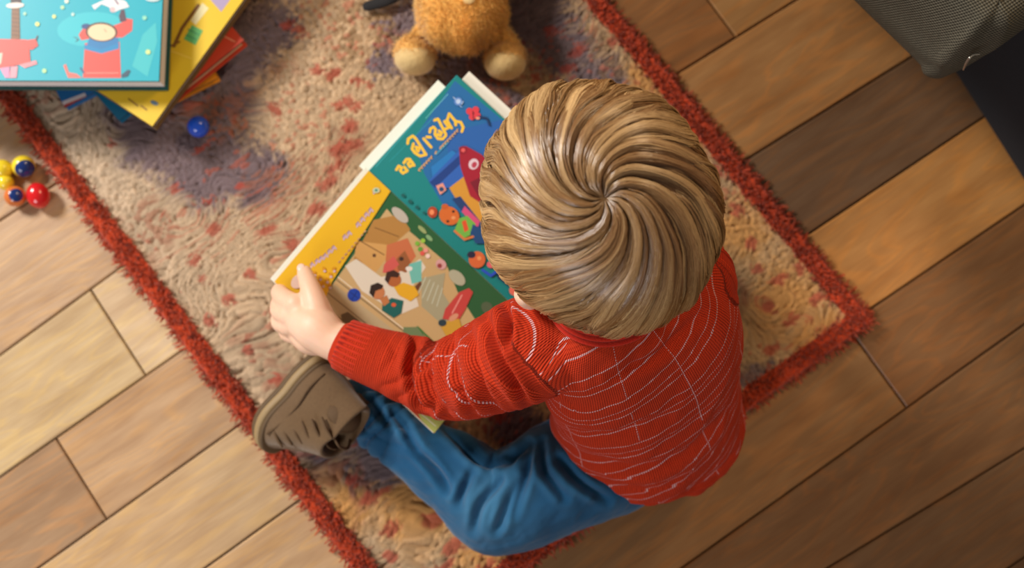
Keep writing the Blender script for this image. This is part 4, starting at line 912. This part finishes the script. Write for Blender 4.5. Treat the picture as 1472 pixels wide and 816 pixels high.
    for h_, d_ in prof:
        for k in range(96):
            a = 2*PI*k/96; rx, ry = .049-.55*max(h_,0)-.0+(-h_*.5 if h_ < 0 else 0), .045-.5*max(h_,0)+(-h_*.5 if h_ < 0 else 0); V.append(cc+shR*(rx+d_)*math.cos(a)+Bk*(ry+d_)*math.sin(a)+sp*(h_-.010*math.sin(a)*0)); K.append(d_/.0022)
    m = 40; F = [(i*96+k, i*96+(k+1)%96, (i+1)*96+(k+1)%96, (i+1)*96+k) for i in range(m-1) for k in range(96)]
    K = np.array(K)[:,None]; q = mesh('collar', V, F, RIB.m, sw, cols=np.array(lin((96,10,10))[:3])*(1-K)+np.array(lin((196,34,20))[:3])*K); q.matrix_parent_inverse = Matrix.Identity(4)
    # ---------- trousers
    pl = [P(925,612,.085), lH, (lH+lK)/2+np.array([0,0,.004]), lK, lK+(lA-lK)*.30, lK+(lA-lK)*.62, lA+(lA-lK)*.06]; plr = [.070,.068,.0635,.0555,.047,.038,.0285]
    pr = [P(950,596,.085), rH, (rH+rK)/2, rK, rK+(rA-rK)*.3, rK+(rA-rK)*.62, rA]; prr = [.068,.060,.054,.048,.045,.037,.0285]
    V, N, F = fuse([tube(pl, plr, 28, 8), tube(pr, prr, 28, 8), ellipsoid(P(938,606,.085), (shR, -Bk, np.array([0,0,1.])), (.098,.078,.07)), ellipsoid(lK+np.array([-.002,-.002,0]), I3, (.056,.056,.054))], .0022, 8)
    LP = catmull(pl, 6); d, s, ft, tg = seg_dist(V, LP); d2, s2, ft2, tg2 = seg_dist(V, catmull(pr, 6)); left = d < d2
    u = np.cross(tg, np.array([0,0,1.])); u /= np.linalg.norm(u,axis=1)[:,None]+1e-9; w_ = np.cross(u, tg); dv = V-ft; a = np.arctan2((dv*u).sum(1), (dv*w_).sum(1)); smax = s.max()
    X_, Y_ = project(V)
    inner = np.exp(-(((X_-735)/75)**2+((Y_-640)/65)**2)); hipf = np.exp(-(((X_-830)/70)**2+((Y_-670)/70)**2)); ankf = np.exp(-((s-smax+.035)/.03)**2)
    # creases fan out from behind the knee and along the shin
    th = np.arctan2(Y_-640, X_-742); fan = np.abs(np.sin(th*3.6+1.6*fbm(X_/45, Y_/45, 3)))**.7; rad = np.hypot(X_-742, Y_-640)
    disp = folds(V, N, [[(681,763),(691,725),(722,690)],[(714,763),(726,734),(745,690)],[(738,740),(755,690),(768,640)],[(779,635),(783,677),(812,715)],[(672,650),(702,667),(738,657)],[(679,678),(664,708),(660,725)],[(585,632),(625,675),(645,704)],[(640,618),(665,640),(687,663)],[(804,660),(832,692),(872,718)],[(760,640),(745,655),(725,672)],[(560,590),(580,612),(598,640)],[(535,575),(545,592),(562,612)]], .0075, 5.5, .5)
    disp += left*ankf*(np.abs(np.sin((s/.017+.4*np.sin(a)+fbm(s*30, a, 9))*PI))**.7-.5)*.007
    disp += (fbm(s*34+a*.8, a*2.2+s*14, 23)-.5)*.006*(1-.6*np.exp(-(((X_-700)/60)**2+((Y_-735)/50)**2)))
    lng = np.abs(np.sin(a*1.6+s*9+1.8*fbm(s*12, a*1.1, 37)))**.7; disp += left*np.clip((s-.22)/.05, 0, 1)*(lng-.7)*.006
    V = V+N*disp[:,None]; V[:,2] = np.maximum(V[:,2], .0195)
    t = NT('blue_denim'); tc = t.obj(); s1 = t.n('ShaderNodeTexNoise'); s1.inputs['Scale'].default_value = 22; t.l(tc, s1.inputs['Vector']); tw = t.noise(900, 3, .7, tc)
    worn_lit = t.attr('worn_lit').outputs['Fac']; base = t.mix(s1.outputs[0], lin((6,52,88)), lin((12,82,126))); base = t.mix(t.math('MULTIPLY', worn_lit, .45), base, lin((70,128,164))); base = t.mix(t.math('MULTIPLY', tw.outputs[0], .25), base, lin((40,116,160)))
    t.set(Base_Color=base, Roughness=.85, Sheen_Weight=.2); t.b.inputs['Specular IOR Level'].default_value = .25; t.bump(tw.outputs[0], .5, .0006)
    worn_lit = np.clip(disp/.004, 0, 1)*.6+1.1*np.exp(-(np.linalg.norm(V-(lK+np.array([-.012,-.002,.045])), axis=1)/.040)**2)  # faded fold ridges, plus the light's highlight painted onto the knee
    tr = rebase(mesh('trousers', V, F, t.m, attrs={'worn_lit':worn_lit}), root)
    dk = plain('denim_hem', (12,78,124), .85, 700, .2, .4, .0006)
    for a0, k0, rr_ in ((lA, lK, .0285), (rA, rK, .0285)):
        dd = unit(a0-k0); v, f = tube([a0-dd*.004, a0+dd*.004, a0+dd*.012], [rr_+.0015, rr_+.0022, rr_+.0012], 28, 4, cap=2); q = mesh('trouser_cuff', v, f, dk, tr); q.matrix_parent_inverse = Matrix.Identity(4)
    # ---------- hair
    ct = [(0,178),(30,169),(45,172),(60,181),(90,187),(110,198),(135,199),(150,194),(180,179),(210,183),(225,176),(250,179),(270,188),(290,193),(315,191),(340,182),(360,178)]
    scale = np.linalg.norm(Hc-EYE)/FPX/np.linalg.norm(ray(865,303))*1.0
    def Rout(phi): return np.interp(np.degrees(phi) % 360, [c[0] for c in ct], [c[1] for c in ct])*scale*.985
    th_end = lambda phi: np.interp(((np.degrees(phi)-128+180) % 360)-180, [-180,-110,-75,-40,0,40,75,110,180], [1.92,1.92,1.86,1.72,1.60,1.72,1.86,1.92,1.92])
    off = P(868,290,.54)-P(865,303,.54)
    def surf(th, phi, lay):
        """lay: depth below the outermost hair"""
        tt_ = th/1.57; R_ = Rout(phi); side = R_-lay; kz = .098-lay
        z = np.cos(th)*kz; tap = np.where(th > 1.57, 1-.10*(th-1.57)/.35, 1); rr_ = np.sin(np.minimum(th, 1.57))**.92*side*tap
        return Hc[None]+off[None]*(np.cos(np.minimum(th,1.57))**1)[:,None]+A[None]*z[:,None]+(E1[None]*np.cos(phi)[:,None]+E2[None]*np.sin(phi)[:,None])*rr_[:,None]
    def swirl(th): return -2.15*(1-np.exp(-th/.50))
    # cap under the strands
    nu, nv = 160, 60
    def capf(u_, v_): ph_ = u_*2*PI; t_ = .001+v_*(th_end(ph_)-.06); return surf(t_, ph_, np.full(len(u_), .0085))
    cv, cf = grid(nu, nv, capf); HV = [cv]; HF = [cf]; HC = [np.tile(lin((112,82,48))[:3], (len(cv),1))]; o = len(cv)
    n = 30000; K = 16
    bands = [(.004,.22,.30,22,.0000,1.25),(.10,.55,.26,34,.0012,1.15),(.4,.95,.24,64,.0026,.95),(.8,1.5,.20,84,.0040,.8)]
    for bi, (t0, t1, fr, ncl, dep, ln) in enumerate(bands):
        m = int(n*fr); th0 = np.sqrt(t0**2+(t1**2-t0**2)*rng.random(m)) if bi else t0+(t1-t0)*rng.random(m)**.8
        psi = rng.random(m)*2*PI; cl = np.sort((rng.random(ncl)*2*PI*.9/ncl*1.6+np.arange(ncl)*2*PI/ncl) % (2*PI)); idx = np.searchsorted(cl, psi) % ncl
        i2 = (idx-1) % ncl; dA = np.abs((psi-cl[idx]+PI) % (2*PI)-PI); dB = np.abs((psi-cl[i2]+PI) % (2*PI)-PI); idx = np.where(dA < dB, idx, i2); cen = cl[idx]; dlt = (psi-cen+PI) % (2*PI)-PI
        wcl = 2*PI/ncl*.55; rel = dlt/wcl; clen = (ln*(.75+.5*rng.random(ncl)))[idx]; clev = (rng.random(ncl)*.0022)[idx]; ctone = rng.random(ncl)[idx]; bend = (rng.normal(0,.10,ncl))[idx]; ctw = rng.normal(0,.06,m)
        tend = np.minimum(th0+clen*(.85+.3*rng.random(m)), th_end(psi+swirl(1.3))+rng.normal(0,.022,m)); tend = np.maximum(tend, th0+.2)
        sp_ = np.linspace(0,1,K)[None]; TH = th0[:,None]+(tend-th0)[:,None]*sp_
        att = .12+.48*sp_**1.3; D_ = dlt[:,None]*(1-att)+ (bend[:,None]*.6*sp_**1.5) + ctw[:,None]*sp_**2*.35+ .012*np.sin(sp_*9+rel[:,None]*2)
        PH = cen[:,None]+D_+swirl(TH); PH = PH+.26*(fbm(PH*.9+7, TH*1.6+bi*3, 61+bi, 2)-.5)*np.clip(TH*1.6,0,1)+.035*(fbm(PH*6+7, TH*4+bi*3, 71+bi, 2)-.5)
        mound = (.0042,.0036,.0028,.0026)[bi]*(1-np.clip(rel,-1.2,1.2)[:,None]**2)*np.sin(PI*np.clip(sp_*.85+.15,0,1))
        lay = .0068+dep*.55-clev[:,None]-mound-.0030*rng.random(m)[:,None]*1.0
        lay = lay+.0022*np.exp(-TH/.05)+.004*np.clip((sp_-.9)/.1,0,1)+.006*np.clip(1-sp_/.08,0,1)
        pts_ = surf(TH.ravel(), PH.ravel(), lay.ravel()).reshape(m,K,3)
        tan_ = np.gradient(pts_, axis=1); tan_ /= np.linalg.norm(tan_, axis=2)[...,None]+1e-12
        out_ = pts_-Hc; out_ /= np.linalg.norm(out_,axis=2)[...,None]; sd_ = np.cross(tan_, out_); sd_ /= np.linalg.norm(sd_,axis=2)[...,None]+1e-12; no_ = np.cross(sd_, tan_)
        rad_ = (.00034*(.8+.5*rng.random(m)))[:,None]*np.clip((1-sp_)*5, .25, 1)*np.ones((m,K)); rad_ = rad_[...,None]
        Q_ = np.stack([pts_+sd_*rad_*1.15, pts_+no_*rad_*.9, pts_-sd_*rad_*1.15], 2)   # m,K,3,3
        HV.append(Q_.reshape(-1,3)); b_ = (np.arange(m)*K*3)[:,None,None]+(np.arange(K-1)*3)[None,:,None]
        f1_ = np.stack([b_+0, b_+1, b_+4, b_+3], -1).reshape(-1,4); f2_ = np.stack([b_+1, b_+2, b_+5, b_+4], -1).reshape(-1,4); HF += [f1_+o, f2_+o]; o += m*K*3
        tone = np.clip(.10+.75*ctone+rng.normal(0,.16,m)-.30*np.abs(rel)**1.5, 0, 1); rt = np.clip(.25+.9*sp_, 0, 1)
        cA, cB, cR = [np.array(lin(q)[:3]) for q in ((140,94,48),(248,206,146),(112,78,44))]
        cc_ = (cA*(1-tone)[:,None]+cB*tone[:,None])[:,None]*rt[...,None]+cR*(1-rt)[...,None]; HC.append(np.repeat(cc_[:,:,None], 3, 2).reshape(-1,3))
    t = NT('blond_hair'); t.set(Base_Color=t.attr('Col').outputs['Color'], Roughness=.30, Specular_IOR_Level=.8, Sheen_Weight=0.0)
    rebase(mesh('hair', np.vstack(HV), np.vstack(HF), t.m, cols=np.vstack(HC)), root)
child()
for o in bpy.data.objects:
    if o.name.startswith('foot_pad'): o.matrix_parent_inverse = Matrix.Identity(4)
